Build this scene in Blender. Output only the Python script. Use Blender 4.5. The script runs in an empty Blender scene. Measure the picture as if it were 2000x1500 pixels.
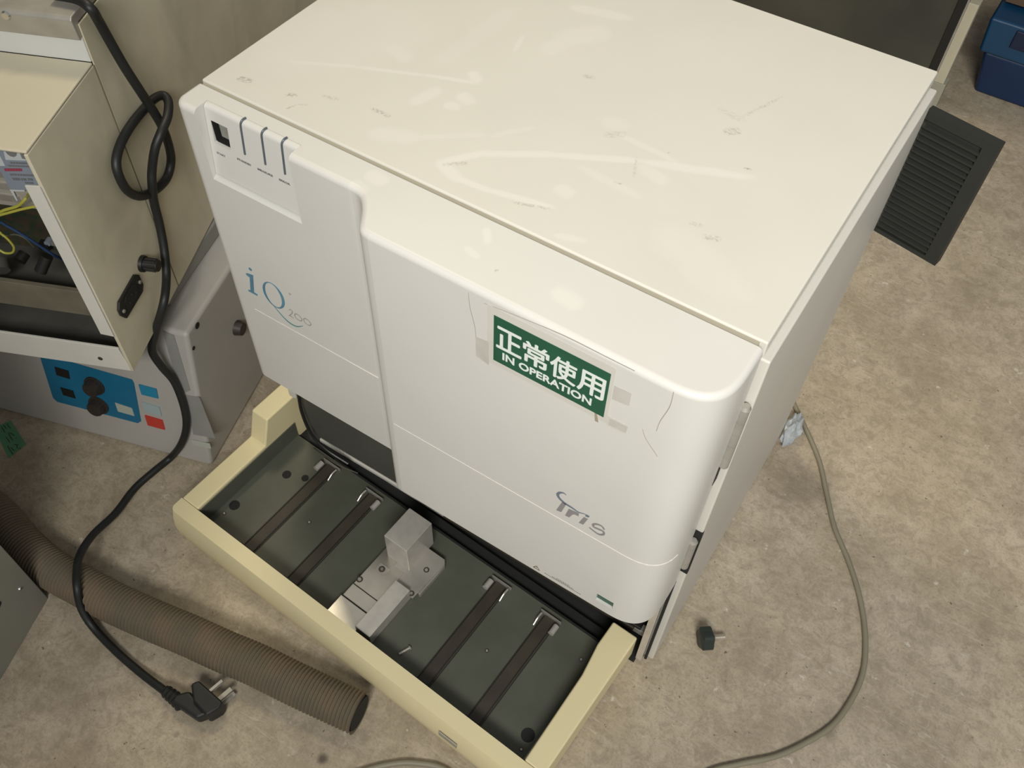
import bpy, bmesh, math, random
import numpy as np
from mathutils import Vector, Matrix
random.seed(7)
SC = bpy.context.scene
COL = SC.collection

# ------------------------------------------------------------------ camera, light, exposure
F_PX = 1811.17
YAW, PITCH, ROLL = -0.5419, 0.9248, 0.0398
CAM = np.array([0.6145, -0.4571, 1.1211])
_f = np.array([math.sin(YAW)*math.cos(PITCH), math.cos(YAW)*math.cos(PITCH), -math.sin(PITCH)])
_r = np.cross(_f, [0, 0, 1]); _r /= np.linalg.norm(_r)
_u = np.cross(_r, _f)
_c, _s = math.cos(ROLL), math.sin(ROLL)
RT, UP = _c*_r + _s*_u, -_s*_r + _c*_u
FW = _f
cam_data = bpy.data.cameras.new('camera')
cam = bpy.data.objects.new('camera', cam_data); COL.objects.link(cam)
cam.matrix_world = Matrix(((RT[0], UP[0], -FW[0], CAM[0]), (RT[1], UP[1], -FW[1], CAM[1]),
                           (RT[2], UP[2], -FW[2], CAM[2]), (0, 0, 0, 1)))
cam_data.sensor_width = 36.0
cam_data.lens = F_PX/2000*36.0
cam_data.clip_start = 0.02
SC.camera = cam

world = bpy.data.worlds.new('room_light'); SC.world = world
world.use_nodes = True
bg = world.node_tree.nodes['Background']
bg.inputs[0].default_value = (0.95, 0.975, 1.0, 1)
bg.inputs[1].default_value = 0.32

def area(name, loc, target, sx, sy, watts, color, spread=180):
    d = bpy.data.lights.new(name, 'AREA'); d.shape = 'RECTANGLE'; d.size = sx; d.size_y = sy
    d.energy = watts; d.color = color; d.spread = math.radians(spread)
    o = bpy.data.objects.new(name, d); COL.objects.link(o)
    o.location = loc
    o.rotation_euler = (Vector(target)-Vector(loc)).to_track_quat('-Z', 'Y').to_euler()
    return o
area('ceiling_light_front', (1.22, -1.45, 1.95), (0.50, 0.42, 0.50), 0.9, 0.5, 9.8, (1.0, 0.985, 0.94), 66)
area('ceiling_light_rear', (-0.70, 0.80, 2.5), (0.35, 0.2, 0.3), 0.7, 0.3, 10, (1.0, 0.87, 0.62), 130)

SC.view_settings.view_transform = 'Standard'
SC.view_settings.look = 'None'
SC.view_settings.exposure = -0.10
SC.view_settings.gamma = 1.0
SC.view_settings.use_curve_mapping = False

# ------------------------------------------------------------------ measuring helpers (pixel of the 2000x1500 photo -> point on a real plane)
def ray(x, y): return FW + RT*(x-1000)/F_PX - UP*(y-750)/F_PX
def onz(x, y, z=0.0):
    d = ray(x, y); return CAM + d*(z-CAM[2])/d[2]
def ony(x, y, Y):
    d = ray(x, y); return CAM + d*(Y-CAM[1])/d[1]
def onn(x, y, P, n):
    d = ray(x, y); P = np.array(P, float); n = np.array(n, float)
    return CAM + d*((P-CAM) @ n)/(d @ n)

# ------------------------------------------------------------------ materials
MATS = {}
def nt(m): return m.node_tree.nodes, m.node_tree.links
def mat(name, col, rough=0.5, metal=0.0, var=0.0, scale=30.0, bump=0.0, col2=None, spec=None, emit=None):
    m = bpy.data.materials.new(name); m.use_nodes = True
    N, L = nt(m); b = N['Principled BSDF']
    b.inputs['Roughness'].default_value = rough; b.inputs['Metallic'].default_value = metal
    if spec is not None: b.inputs['Specular IOR Level'].default_value = spec
    tc = N.new('ShaderNodeTexCoord')
    nz = N.new('ShaderNodeTexNoise'); nz.inputs['Scale'].default_value = scale; nz.inputs['Detail'].default_value = 5
    L.new(tc.outputs['Object'], nz.inputs['Vector'])
    mx = N.new('ShaderNodeMix'); mx.data_type = 'RGBA'
    c2 = col2 or tuple(c*(1-var) for c in col)
    mx.inputs['A'].default_value = (*col, 1); mx.inputs['B'].default_value = (*c2, 1)
    mr = N.new('ShaderNodeMapRange'); mr.inputs[1].default_value = 0.35; mr.inputs[2].default_value = 0.7
    L.new(nz.outputs[0], mr.inputs[0]); L.new(mr.outputs[0], mx.inputs['Factor'])
    L.new(mx.outputs['Result'], b.inputs['Base Color'])
    if bump:
        bp = N.new('ShaderNodeBump'); bp.inputs['Strength'].default_value = bump; bp.inputs['Distance'].default_value = 0.001
        L.new(nz.outputs[0], bp.inputs['Height']); L.new(bp.outputs[0], b.inputs['Normal'])
    MATS[name] = m
    return m

def math_node(N, L, op, a, b=None, c=None, clamp=False):
    n = N.new('ShaderNodeMath'); n.operation = op; n.use_clamp = clamp
    for i, v in enumerate((a, b, c)):
        if v is None: continue
        if isinstance(v, (int, float)): n.inputs[i].default_value = v
        else: L.new(v, n.inputs[i])
    return n.outputs[0]

def worn_plastic(name, col, light, dark, rough, H, light_marks, dark_marks):
    """painted panel with swipe marks, scuffs and any painted glow at fixed places on the panel"""
    m = mat(name, col, rough, 0, 0.035, 9.0)
    N, L = nt(m); b = N['Principled BSDF']
    base = b.inputs['Base Color'].links[0].from_socket
    tc = N.new('ShaderNodeTexCoord')
    sep = N.new('ShaderNodeSeparateXYZ'); L.new(tc.outputs['Object'], sep.inputs[0])
    nz = N.new('ShaderNodeTexNoise'); nz.inputs['Scale'].default_value = 60; nz.inputs['Detail'].default_value = 4
    L.new(tc.outputs['Object'], nz.inputs['Vector'])
    wob = math_node(N, L, 'MULTIPLY_ADD', nz.outputs[0], 0.9, -0.45)
    fine = N.new('ShaderNodeTexNoise'); fine.inputs['Scale'].default_value = 420; fine.inputs['Detail'].default_value = 3
    L.new(tc.outputs['Object'], fine.inputs['Vector'])
    specks = math_node(N, L, 'MULTIPLY_ADD', fine.outputs[0], 3.2, -1.25, clamp=True)
    def field(marks, speck):
        acc = None
        for (p, q, w, k) in marks:
            P = onz(*p, H); Q = onz(*q, H)
            cx, cy = (P[0]+Q[0])/2, (P[1]+Q[1])/2
            dx, dy = Q[0]-P[0], Q[1]-P[1]
            ln = math.hypot(dx, dy)/2 + w; a = math.atan2(dy, dx) if ln > w+1e-6 else 0
            ca, sa = math.cos(a), math.sin(a)
            X = math_node(N, L, 'SUBTRACT', sep.outputs[0], cx); Y = math_node(N, L, 'SUBTRACT', sep.outputs[1], cy)
            U = math_node(N, L, 'MULTIPLY_ADD', X, ca/ln, math_node(N, L, 'MULTIPLY', Y, sa/ln))
            V = math_node(N, L, 'MULTIPLY_ADD', X, -sa/w, math_node(N, L, 'MULTIPLY', Y, ca/w))
            d = math_node(N, L, 'ADD', math_node(N, L, 'POWER', math_node(N, L, 'ABSOLUTE', U), 4.0), math_node(N, L, 'MULTIPLY', V, V))
            d = math_node(N, L, 'ADD', d, wob)
            f = math_node(N, L, 'MULTIPLY_ADD', d, -1.2, 1.3, clamp=True)
            f = math_node(N, L, 'MULTIPLY', f, k*(.95 if speck else .62))
            acc = f if acc is None else math_node(N, L, 'MAXIMUM', acc, f)
        if speck: acc = math_node(N, L, 'MULTIPLY', acc, specks)
        return acc
    out = base
    if light_marks:
        mx = N.new('ShaderNodeMix'); mx.data_type = 'RGBA'
        L.new(field(light_marks, False), mx.inputs['Factor']); L.new(out, mx.inputs['A'])
        mx.inputs['B'].default_value = (*light, 1); out = mx.outputs['Result']
    if dark_marks:
        mx = N.new('ShaderNodeMix'); mx.data_type = 'RGBA'
        L.new(field(dark_marks, True), mx.inputs['Factor']); L.new(out, mx.inputs['A'])
        mx.inputs['B'].default_value = (*dark, 1); out = mx.outputs['Result']
    L.new(out, b.inputs['Base Color'])
    return m

PH = 0.6146      # height of the analyzer's top
W, D = 0.55, 0.40
PA, PB = 0.0346, 0.0714
LM = [((560, 120), (700, 130), .0032, .7), ((690, 130), (830, 147), .0032, .75), ((820, 145), (935, 163), .0032, .8),
      ((862, 316), (950, 298), .005, .8), ((930, 300), (1090, 302), .005, .85), ((1070, 302), (1260, 315), .005, .85), ((1250, 315), (1470, 347), .006, .8),
      ((862, 318), (892, 348), .007, .8), ((888, 345), (960, 375), .004, .85), ((950, 370), (1080, 405), .004, .85),
      ((1130, 325), (1250, 385), .005, .4), ((1210, 263), (1320, 315), .004, .55),
      ((770, 95), (790, 110), .011, .5), ((925, 146), (930, 155), .007, .8), ((812, 198), (850, 178), .008, .6),
      ((908, 190), (914, 196), .008, .65), ((878, 206), (888, 208), .006, .65), ((1110, 75), (1165, 65), .016, .5), ((1075, 95), (1090, 88), .012, .45),
      ((1125, 15), (1225, 35), .008, .65), ((1005, 98), (1022, 70), .003, .6), ((1098, 372), (1106, 376), .008, .6),
      ((730, 345), (740, 350), .009, .7), ((697, 362), (704, 368), .008, .6), ((740, 262), (800, 268), .011, .45),
      ((1195, 240), (1210, 244), .010, .35), ((950, 450), (953, 470), .004, .8), ((912, 485), (930, 500), .004, .6),
      ((1095, 575), (1120, 590), .009, .75), ((1320, 470), (1420, 560), .022, .3), ((600, 80), (720, 60), .06, .3),  # last entry here: a broad faint glow put into the lid colour
      ((1260, 330), (1290, 350), .008, .5), ((1090, 460), (1140, 470), .004, .6), ((860, 120), (1000, 20), .012, .2),
      ((960, 265), (1040, 250), .004, .35), ((780, 270), (960, 262), .004, .35), ((1300, 470), (1460, 580), .01, .35)]
DM = [((470, 154), (487, 158), .004, .75), ((562, 184), (576, 186), .003, .7), ((560, 212), (578, 205), .0015, .6), ((580, 204), (600, 205), .0012, .4),
      ((632, 188), (660, 194), .003, .35), ((728, 213), (758, 226), .003, .6), ((1143, 149), (1158, 152), .003, .45),
      ((1378, 462), (1400, 466), .004, .45), ((1352, 436), (1368, 440), .003, .4), ((1425, 257), (1436, 256), .006, .55), ((1446, 230), (1530, 188), .002, .35),
      ((1455, 329), (1466, 331), .0015, .9), ((1000, 395), (1075, 408), .002, .5), ((868, 322), (912, 318), .003, .35), ((1244, 305), (1238, 345), .0015, .3),
      ((1190, 263), (1216, 262), .005, .3), ((1410, 215), (1450, 235), .005, .2), ((968, 531), (970, 528), .0015, 1.0), ((350, 205), (360, 214), .004, .9),
      ((1200, 355), (1215, 360), .001, .6), ((1305, 298), (1306, 299), .001, .9)]
cream = worn_plastic('aged_white_plastic', (0.66, 0.635, 0.56), (0.755, 0.73, 0.67), (0.22, 0.19, 0.14), 0.42, PH, LM, DM)
door_white = worn_plastic('door_white_plastic', (0.66, 0.645, 0.60), (0.76, 0.735, 0.68), (0.25, 0.2, 0.14), 0.38, PH, [m for m in LM if m[0][1] > 440 and m[0][0] < 1200 or m[0][0] in (730, 697)], [((968, 531), (970, 528), .0015, 1.0)])
body_white = mat('cabinet_paint', (0.62, 0.595, 0.53), 0.45, var=0.05, scale=6)
seam_shade = mat('seam_shade_tan', (0.36, 0.33, 0.26), 0.7)
metal_mat = mat('brushed_steel', (0.72, 0.68, 0.61), 0.30, 0.55, var=0.12, scale=90)
shiny = mat('bright_metal', (0.75, 0.73, 0.7), 0.18, 1.0)
dull_metal = mat('dull_metal', (0.46, 0.435, 0.385), 0.42, 0.45, var=0.2, scale=40)
pan_grey = mat('tray_grey_green', (0.100, 0.104, 0.078), 0.5, var=0.35, scale=14, col2=(0.074, 0.077, 0.055))
panel_grey = mat('inner_panel_grey', (0.075, 0.075, 0.062), 0.6, var=0.2, scale=10)
slot_brown = mat('slot_brown', (0.055, 0.046, 0.032), 0.55, var=0.3, scale=30)
black = mat('black_plastic', (0.012, 0.012, 0.011), 0.45)
black_soft = mat('black_matte', (0.010, 0.010, 0.009), 0.8)
rim_yellow = mat('yellowed_plastic', (0.78, 0.68, 0.40), 0.45, var=0.08, scale=8, col2=(0.74, 0.65, 0.40))
rim_grey = mat('unyellowed_plastic', (0.58, 0.55, 0.46), 0.45, var=0.05)
trim_white = mat('pale_trim_line', (0.80, 0.775, 0.70), 0.4)
teal = mat('logo_blue', (0.115, 0.27, 0.38), 0.5, var=0.3, scale=40)
teal_dark = mat('logo_teal', (0.10, 0.24, 0.25), 0.5)
logo_grey = mat('logo_grey', (0.27, 0.25, 0.25), 0.5)
pale_grey = mat('print_pale_grey', (0.34, 0.315, 0.29), 0.5)
logo_slate = mat('logo_slate', (0.16, 0.19, 0.23), 0.5)
print_dark = mat('print_dark', (0.20, 0.20, 0.20), 0.6)
ind_grey = mat('indicator_slate', (0.085, 0.105, 0.115), 0.35)
btn_grey = mat('button_grey', (0.30, 0.30, 0.26), 0.35, var=0.3, scale=60)
green = mat('sticker_green', (0.017, 0.098, 0.052), 0.4, var=0.15, scale=50)
green_dark = mat('window_green', (0.01, 0.075, 0.045), 0.25)
sticker_white = mat('sticker_white', (0.74, 0.78, 0.72), 0.5)
tape = mat('old_tape', (0.635, 0.61, 0.545), 0.3, var=0.07, scale=25)
tape_grime = mat('tape_grime', (0.56, 0.53, 0.48), 0.4, var=0.12, scale=60)
beige = mat('beige_paint', (0.72, 0.66, 0.49), 0.5, var=0.14, scale=7, col2=(0.55, 0.50, 0.365), bump=0.1)
N, L = nt(beige); bz = N['Principled BSDF']; src = bz.inputs['Base Color'].links[0].from_socket
tcb = N.new('ShaderNodeTexCoord'); mpb = N.new('ShaderNodeMapping'); mpb.inputs['Scale'].default_value = (11, 11, 6); L.new(tcb.outputs['Object'], mpb.inputs[0])
nzb = N.new('ShaderNodeTexNoise'); nzb.inputs['Scale'].default_value = 1.0; nzb.inputs['Detail'].default_value = 4; nzb.inputs['Distortion'].default_value = 1.2; L.new(mpb.outputs[0], nzb.inputs['Vector'])
mrb = N.new('ShaderNodeMapRange'); mrb.inputs[1].default_value = .50; mrb.inputs[2].default_value = .70; mrb.inputs[4].default_value = .32; L.new(nzb.outputs[0], mrb.inputs[0])
mxb = N.new('ShaderNodeMix'); mxb.data_type = 'RGBA'; L.new(mrb.outputs[0], mxb.inputs['Factor']); L.new(src, mxb.inputs['A']); mxb.inputs['B'].default_value = (0.36, 0.33, 0.22, 1); L.new(mxb.outputs['Result'], bz.inputs['Base Color'])
beige_top = mat('beige_paint_clean', (0.60, 0.545, 0.405), 0.5, var=0.05, scale=6)
white_paint = mat('white_paint', (0.62, 0.63, 0.60), 0.5, var=0.04, scale=10)
flange_white = mat('flange_white', (0.66, 0.64, 0.57), 0.5, var=0.05, scale=12)
inner_grey = mat('inner_sheet_grey', (0.115, 0.112, 0.098), 0.5, var=0.3, scale=20)
pcb = mat('circuit_board', (0.030, 0.055, 0.032), 0.5, var=0.5, scale=120, col2=(0.09, 0.055, 0.035))
label_blue = mat('label_blue_grey', (0.26, 0.30, 0.36), 0.6, var=0.1)
label_white = mat('label_white', (0.55, 0.58, 0.58), 0.6)
red_print = mat('red_print', (0.40, 0.05, 0.09), 0.6)
yellow_wire = mat('yellow_wire', (0.42, 0.40, 0.06), 0.45)
blue_wire = mat('blue_wire', (0.015, 0.045, 0.12), 0.45)
rubber = mat('black_rubber', (0.014, 0.015, 0.015), 0.5, var=0.2, scale=60)
unit_grey = mat('unit_grey_plastic', (0.42, 0.40, 0.365), 0.5, var=0.1, scale=7)
unit_trim = mat('unit_trim_grey', (0.26, 0.255, 0.235), 0.5, var=0.1)
panel_blue = mat('panel_blue', (0.012, 0.15, 0.27), 0.4, var=0.2, scale=12)
button_blue = mat('button_blue', (0.02, 0.22, 0.36), 0.4)
button_red = mat('button_red', (0.52, 0.045, 0.03), 0.4)
button_pale = mat('button_pale', (0.34, 0.42, 0.42), 0.5)
label_cream = mat('label_cream', (0.42, 0.44, 0.37), 0.6)
knob_brown = mat('knob_dark_brown', (0.040, 0.032, 0.026), 0.5, var=0.3, scale=80)
hose_mat = mat('dusty_hose', (0.14, 0.120, 0.082), 0.65, var=0.4, scale=26, col2=(0.20, 0.145, 0.095))
cable_grey = mat('grey_cable', (0.24, 0.215, 0.15), 0.5, var=0.1)
grille_mat = mat('grille_black', (0.020, 0.021, 0.018), 0.55, var=0.15)
glass_dark = mat('dark_glass', (0.045, 0.046, 0.038), 0.35, var=0.5, scale=4, col2=(0.085, 0.08, 0.06))
crate_blue = mat('crate_blue', (0.005, 0.026, 0.085), 0.45, var=0.3, scale=6)
crate_dark = mat('crate_navy', (0.004, 0.010, 0.04), 0.5)
wood = mat('brown_board', (0.12, 0.075, 0.045), 0.6, var=0.3, scale=20)
paper_green = mat('green_paper', (0.13, 0.33, 0.17), 0.7, var=0.2, scale=30)
ink = mat('ink', (0.02, 0.05, 0.03), 0.7)
bag = mat('white_plastic_film', (0.42, 0.45, 0.47), 0.3, var=0.2, scale=60)
stain_mat = mat('warning_amber', (0.48, 0.38, 0.12), 0.6)

# grimy vinyl floor
fm = bpy.data.materials.new('grimy_vinyl_floor'); fm.use_nodes = True
N, L = nt(fm); B = N['Principled BSDF']; B.inputs['Roughness'].default_value = 0.5
tc = N.new('ShaderNodeTexCoord')
def noise(scale, detail=5, rough=0.6, dist=0.0, vec=None, w=None):
    n = N.new('ShaderNodeTexNoise'); n.inputs['Scale'].default_value = scale; n.inputs['Detail'].default_value = detail
    n.inputs['Roughness'].default_value = rough; n.inputs['Distortion'].default_value = dist
    L.new(vec or tc.outputs['Object'], n.inputs['Vector']); return n.outputs[0]
def ramp(inp, a, b, lo=0.0, hi=1.0):
    r = N.new('ShaderNodeMapRange'); r.inputs[1].default_value = a; r.inputs[2].default_value = b
    r.inputs[3].default_value = lo; r.inputs[4].default_value = hi; L.new(inp, r.inputs[0]); return r.outputs[0]
def mixc(fac, a, b):
    m = N.new('ShaderNodeMix'); m.data_type = 'RGBA'
    L.new(fac, m.inputs['Factor'])
    for k, v in (('A', a), ('B', b)):
        if isinstance(v, tuple): m.inputs[k].default_value = (*v, 1)
        else: L.new(v, m.inputs[k])
    return m.outputs['Result']
c = mixc(ramp(noise(8, 10, 0.78), .40, .60), (0.52, 0.44, 0.335), (0.345, 0.285, 0.205))
c = mixc(ramp(noise(3.0, 4, 0.6), .42, .62, 0, .35), c, (0.46, 0.38, 0.24))
c = mixc(ramp(noise(55, 8, 0.8, 0.8), .46, .60, 0, .55), c, (0.26, 0.21, 0.15))
c = mixc(ramp(noise(300, 3, 0.7), .50, .66, 0, .35), c, (0.20, 0.165, 0.12))
patch = ramp(noise(6, 3, 0.6), .42, .60)
def streak(rot, sx, sy, lo, hi, k, col, c):
    mp = N.new('ShaderNodeMapping'); mp.inputs['Rotation'].default_value = (0, 0, math.radians(rot)); mp.inputs['Scale'].default_value = (sx, sy, 1)
    L.new(tc.outputs['Object'], mp.inputs[0])
    f = math_node(N, L, 'MULTIPLY', ramp(noise(1.0, 7, 0.72, 3.5, mp.outputs[0]), lo, hi, 0, k), patch)
    return mixc(f, c, col)
c = streak(20, 9, 60, .56, .68, .42, (0.60, 0.54, 0.45), c)
c = streak(75, 9, 80, .57, .66, .5, (0.60, 0.54, 0.45), c)
c = streak(-40, 7, 75, .58, .68, .45, (0.60, 0.55, 0.46), c)
c = streak(115, 10, 70, .60, .72, .40, (0.21, 0.17, 0.115), c)
c = streak(45, 12, 60, .60, .72, .40, (0.22, 0.175, 0.12), c)
c = mixc(ramp(noise(120, 3, 0.6), .68, .72, 0, .8), c, (0.07, 0.055, 0.04))
c = mixc(ramp(noise(42, 5, 0.6), .66, .70, 0, .6), c, (0.66, 0.61, 0.53))
# round dark stain and a grimy patch beside the cable
sep = N.new('ShaderNodeSeparateXYZ'); L.new(tc.outputs['Object'], sep.inputs[0])
def spot(px, r, k, col, c, rag=0.5):
    P = onz(*px)
    X = math_node(N, L, 'SUBTRACT', sep.outputs[0], float(P[0])); Y = math_node(N, L, 'SUBTRACT', sep.outputs[1], float(P[1]))
    d = math_node(N, L, 'SQRT', math_node(N, L, 'ADD', math_node(N, L, 'MULTIPLY', X, X), math_node(N, L, 'MULTIPLY', Y, Y)))
    d = math_node(N, L, 'MULTIPLY_ADD', d, 1/r, math_node(N, L, 'MULTIPLY_ADD', noise(60, 3), rag*2, -rag))
    f = math_node(N, L, 'MULTIPLY', math_node(N, L, 'MULTIPLY_ADD', d, -1.5, 1.5, clamp=True), k)
    return mixc(f, c, col)
c = spot((630, 1482), .008, .85, (0.07, 0.055, 0.04), c, .2)
c = spot((1565, 945), .06, .38, (0.14, 0.11, 0.075), c, .9)
c = spot((345, 1435), .005, .5, (0.12, 0.09, 0.06), c, .3)
c = spot((1620, 1430), .012, .4, (0.14, 0.11, 0.08), c, .6)
L.new(c, B.inputs['Base Color'])
bp = N.new('ShaderNodeBump'); bp.inputs['Strength'].default_value = 0.15; bp.inputs['Distance'].default_value = 0.002
L.new(noise(70, 6), bp.inputs['Height']); L.new(bp.outputs[0], B.inputs['Normal'])
floor_mat = fm

# ------------------------------------------------------------------ object helpers
def empty(name, label, cat, loc=(0, 0, 0), group=None):
    o = bpy.data.objects.new(name, None); COL.objects.link(o); o.location = loc
    o.empty_display_size = 0.05
    o['label'] = label; o['category'] = cat
    if group: o['group'] = group
    return o
def parent_to(o, p):
    o.parent = p
    m = Matrix.Identity(4); q = p
    while q is not None:
        m = Matrix.Translation(q.location) @ m if q.type == 'EMPTY' else m
        q = q.parent
    if p.type == 'EMPTY': o.matrix_parent_inverse = m.inverted()
def finish(name, bm, material, parent=None, bevel=0.0, seg=3, smooth=None, angle=35, label=None, recalc=True):
    if recalc: bmesh.ops.recalc_face_normals(bm, faces=bm.faces)
    me = bpy.data.meshes.new(name); bm.to_mesh(me); bm.free()
    o = bpy.data.objects.new(name, me); COL.objects.link(o)
    me.materials.append(material)
    if smooth is None: smooth = bevel > 0
    if smooth: me.shade_smooth(); me.set_sharp_from_angle(angle=math.radians(angle))
    if bevel:
        b = o.modifiers.new('bevel', 'BEVEL'); b.width = bevel; b.segments = seg
        b.limit_method = 'ANGLE'; b.angle_limit = math.radians(40)
        b.harden_normals = True
    if parent is not None: parent_to(o, parent)
    if label: o['label'] = label
    return o
class Frame:
    """local frame (u, v, z) standing somewhere in the room"""
    def __init__(s, O, yaw_deg=0.0, tilt=0.0):
        t = math.radians(yaw_deg)
        s.O = Vector([float(k) for k in O]); s.U = Vector((math.cos(t), math.sin(t), 0)); s.V = Vector((-math.sin(t), math.cos(t), 0)); s.Z = Vector((0, 0, 1))
        if tilt:
            p = math.radians(tilt); v, z = s.V.copy(), s.Z.copy()
            s.Z = z*math.cos(p)+v*math.sin(p); s.V = v*math.cos(p)-z*math.sin(p)
    def __call__(s, u, v, z): return s.O + s.U*u + s.V*v + s.Z*z
WORLD = Frame((0, 0, 0))
def add_box(bm, fr, u0, u1, v0, v1, z0, z1):
    vs = [bm.verts.new(fr(u, v, z)) for z in (z0, z1) for u, v in ((u0, v0), (u1, v0), (u1, v1), (u0, v1))]
    for f in ((3, 2, 1, 0), (4, 5, 6, 7), (0, 1, 5, 4), (1, 2, 6, 5), (2, 3, 7, 6), (3, 0, 4, 7)): bm.faces.new([vs[i] for i in f])
def box(name, m, parent, fr, u0, u1, v0, v1, z0, z1, bevel=0.0, **k):
    bm = bmesh.new(); add_box(bm, fr, u0, u1, v0, v1, z0, z1)
    return finish(name, bm, m, parent, bevel, **k)
def prism(bm, pts, vec):
    """closed polygon (3D points) swept along vec"""
    a = [bm.verts.new(p) for p in pts]; b = [bm.verts.new(Vector(p)+Vector(vec)) for p in pts]
    n = len(a); bm.faces.new(a[::-1]); bm.faces.new(b)
    for i in range(n): bm.faces.new((a[i], a[(i+1) % n], b[(i+1) % n], b[i]))
def cyl(bm, p, q, r0, r1=None, n=24, cap=True):
    p, q = Vector(p), Vector(q); r1 = r0 if r1 is None else r1
    d = (q-p).normalized(); a = d.orthogonal().normalized(); b = d.cross(a)
    A = [bm.verts.new(p+(a*math.cos(t)+b*math.sin(t))*r0) for t in (2*math.pi*i/n for i in range(n))]
    Bv = [bm.verts.new(q+(a*math.cos(t)+b*math.sin(t))*r1) for t in (2*math.pi*i/n for i in range(n))]
    for i in range(n): bm.faces.new((A[i], A[(i+1) % n], Bv[(i+1) % n], Bv[i]))
    if cap: bm.faces.new(A[::-1]); bm.faces.new(Bv)
def spline(pts, per=8):
    P = [Vector([float(k) for k in p]) for p in pts]; out = []
    for i in range(len(P)-1):
        p0 = P[i-1] if i else P[0]*2-P[1]; p1, p2 = P[i], P[i+1]; p3 = P[i+2] if i+2 < len(P) else P[-1]*2-P[-2]
        for k in range(per):
            t = k/per
            out.append(0.5*((2*p1)+(p2-p0)*t+(2*p0-5*p1+4*p2-p3)*t*t+(3*p1-p0-3*p2+p3)*t**3))
    out.append(P[-1]); return out
def tube(bm, pts, rad, n=12, cap=True):
    """rad: number or function of (index, total)"""
    T = []; m = len(pts)
    for i in range(m):
        T.append((pts[min(i+1, m-1)]-pts[max(i-1, 0)]).normalized())
    a = T[0].orthogonal().normalized(); rings = []
    for i in range(m):
        a = (a-T[i]*a.dot(T[i])).normalized(); b = T[i].cross(a)
        r = rad(i, m) if callable(rad) else rad
        rings.append([bm.verts.new(pts[i]+(a*math.cos(t)+b*math.sin(t))*r) for t in (2*math.pi*k/n for k in range(n))])
    for i in range(m-1):
        for k in range(n): bm.faces.new((rings[i][k], rings[i][(k+1) % n], rings[i+1][(k+1) % n], rings[i+1][k]))
    if cap: bm.faces.new(rings[0][::-1]); bm.faces.new(rings[-1])
def flat(bm, pts, nrm, th=0.0003):
    """thin printed shape with real thickness lying on a surface"""
    prism(bm, [Vector([float(k) for k in p]) for p in pts], Vector(nrm)*th)
def stroke(bm, pts, widths, nrm, th=0.0003, per=6):
    S = spline(pts, per) if per > 1 else [Vector([float(k) for k in p]) for p in pts]
    n = len(S); nrm = Vector(nrm)
    Lf, Rt = [], []
    for i, p in enumerate(S):
        t = (S[min(i+1, n-1)]-S[max(i-1, 0)]).normalized(); s = t.cross(nrm).normalized()
        x = i/(n-1)*(len(widths)-1); k = min(int(x), len(widths)-2); w = widths[k]+(widths[k+1]-widths[k])*(x-k)
        Lf.append(p+s*w/2); Rt.append(p-s*w/2)
    va = [[bm.verts.new(p+nrm*h) for p in side] for h in (0, th) for side in (Lf, Rt)]
    l0, r0, l1, r1 = va
    for i in range(n-1):
        bm.faces.new((l1[i], l1[i+1], r1[i+1], r1[i])); bm.faces.new((l0[i], r0[i], r0[i+1], l0[i+1]))
        bm.faces.new((l0[i], l0[i+1], l1[i+1], l1[i])); bm.faces.new((r0[i], r1[i], r1[i+1], r0[i+1]))
    bm.faces.new((l0[0], l1[0], r1[0], r0[0])); bm.faces.new((l0[-1], r0[-1], r1[-1], l1[-1]))
def text_mesh(name, body, m, parent, origin, xdir, ydir, width, height, th=0.0002, bold=0.0, shear=0.0, fat=0.0):
    """lettering scaled to width x height, its lower left corner at origin"""
    cu = bpy.data.curves.new('lettering', 'FONT'); cu.body = body; cu.size = 1.0; cu.offset = bold; cu.shear = shear
    cu.resolution_u = 3
    t = bpy.data.objects.new('lettering', cu); COL.objects.link(t)
    bpy.context.view_layer.update()
    me = bpy.data.meshes.new_from_object(t.evaluated_get(bpy.context.evaluated_depsgraph_get()))
    bpy.data.objects.remove(t); bpy.data.curves.remove(cu)
    co = np.array([v.co[:] for v in me.vertices])
    mn, mx = co.min(0), co.max(0)
    X, Y = Vector(xdir).normalized(), Vector(ydir).normalized(); Zn = X.cross(Y)
    O = Vector([float(k) for k in origin])
    for v in me.vertices:
        a = (v.co.x-mn[0])/(mx[0]-mn[0])*width; b = (v.co.y-mn[1])/(mx[1]-mn[1])*height
        v.co = O+X*a+Y*b
    bm = bmesh.new(); bm.from_mesh(me)
    bmesh.ops.remove_doubles(bm, verts=bm.verts, dist=1e-7)
    r = bmesh.ops.extrude_face_region(bm, geom=bm.faces[:])
    bmesh.ops.translate(bm, vec=Zn*th, verts=[e for e in r['geom'] if isinstance(e, bmesh.types.BMVert)])
    if fat:          # heavier strokes: the same glyph stacked a hair apart
        base = bm.copy()
        for k, (dx, dy) in enumerate(((fat, 0), (-fat, 0), (0, fat*.7), (0, -fat*.7))):
            c = base.copy(); bmesh.ops.translate(c, verts=c.verts, vec=X*(dx*width)+Y*(dy*height)+Zn*(.00002*(k+1)))
            tmp = bpy.data.meshes.new('tmp'); c.to_mesh(tmp); c.free(); bm.from_mesh(tmp); bpy.data.meshes.remove(tmp)
        base.free()
    bpy.data.meshes.remove(me)
    for f in bm.faces: f.smooth = False
    return finish(name, bm, m, parent, recalc=not fat)
def copy_tree(o, par=None):
    c = o.copy(); COL.objects.link(c)
    if par is not None: c.parent = par
    for ch in list(o.children): copy_tree(ch, c)
    return c

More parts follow.
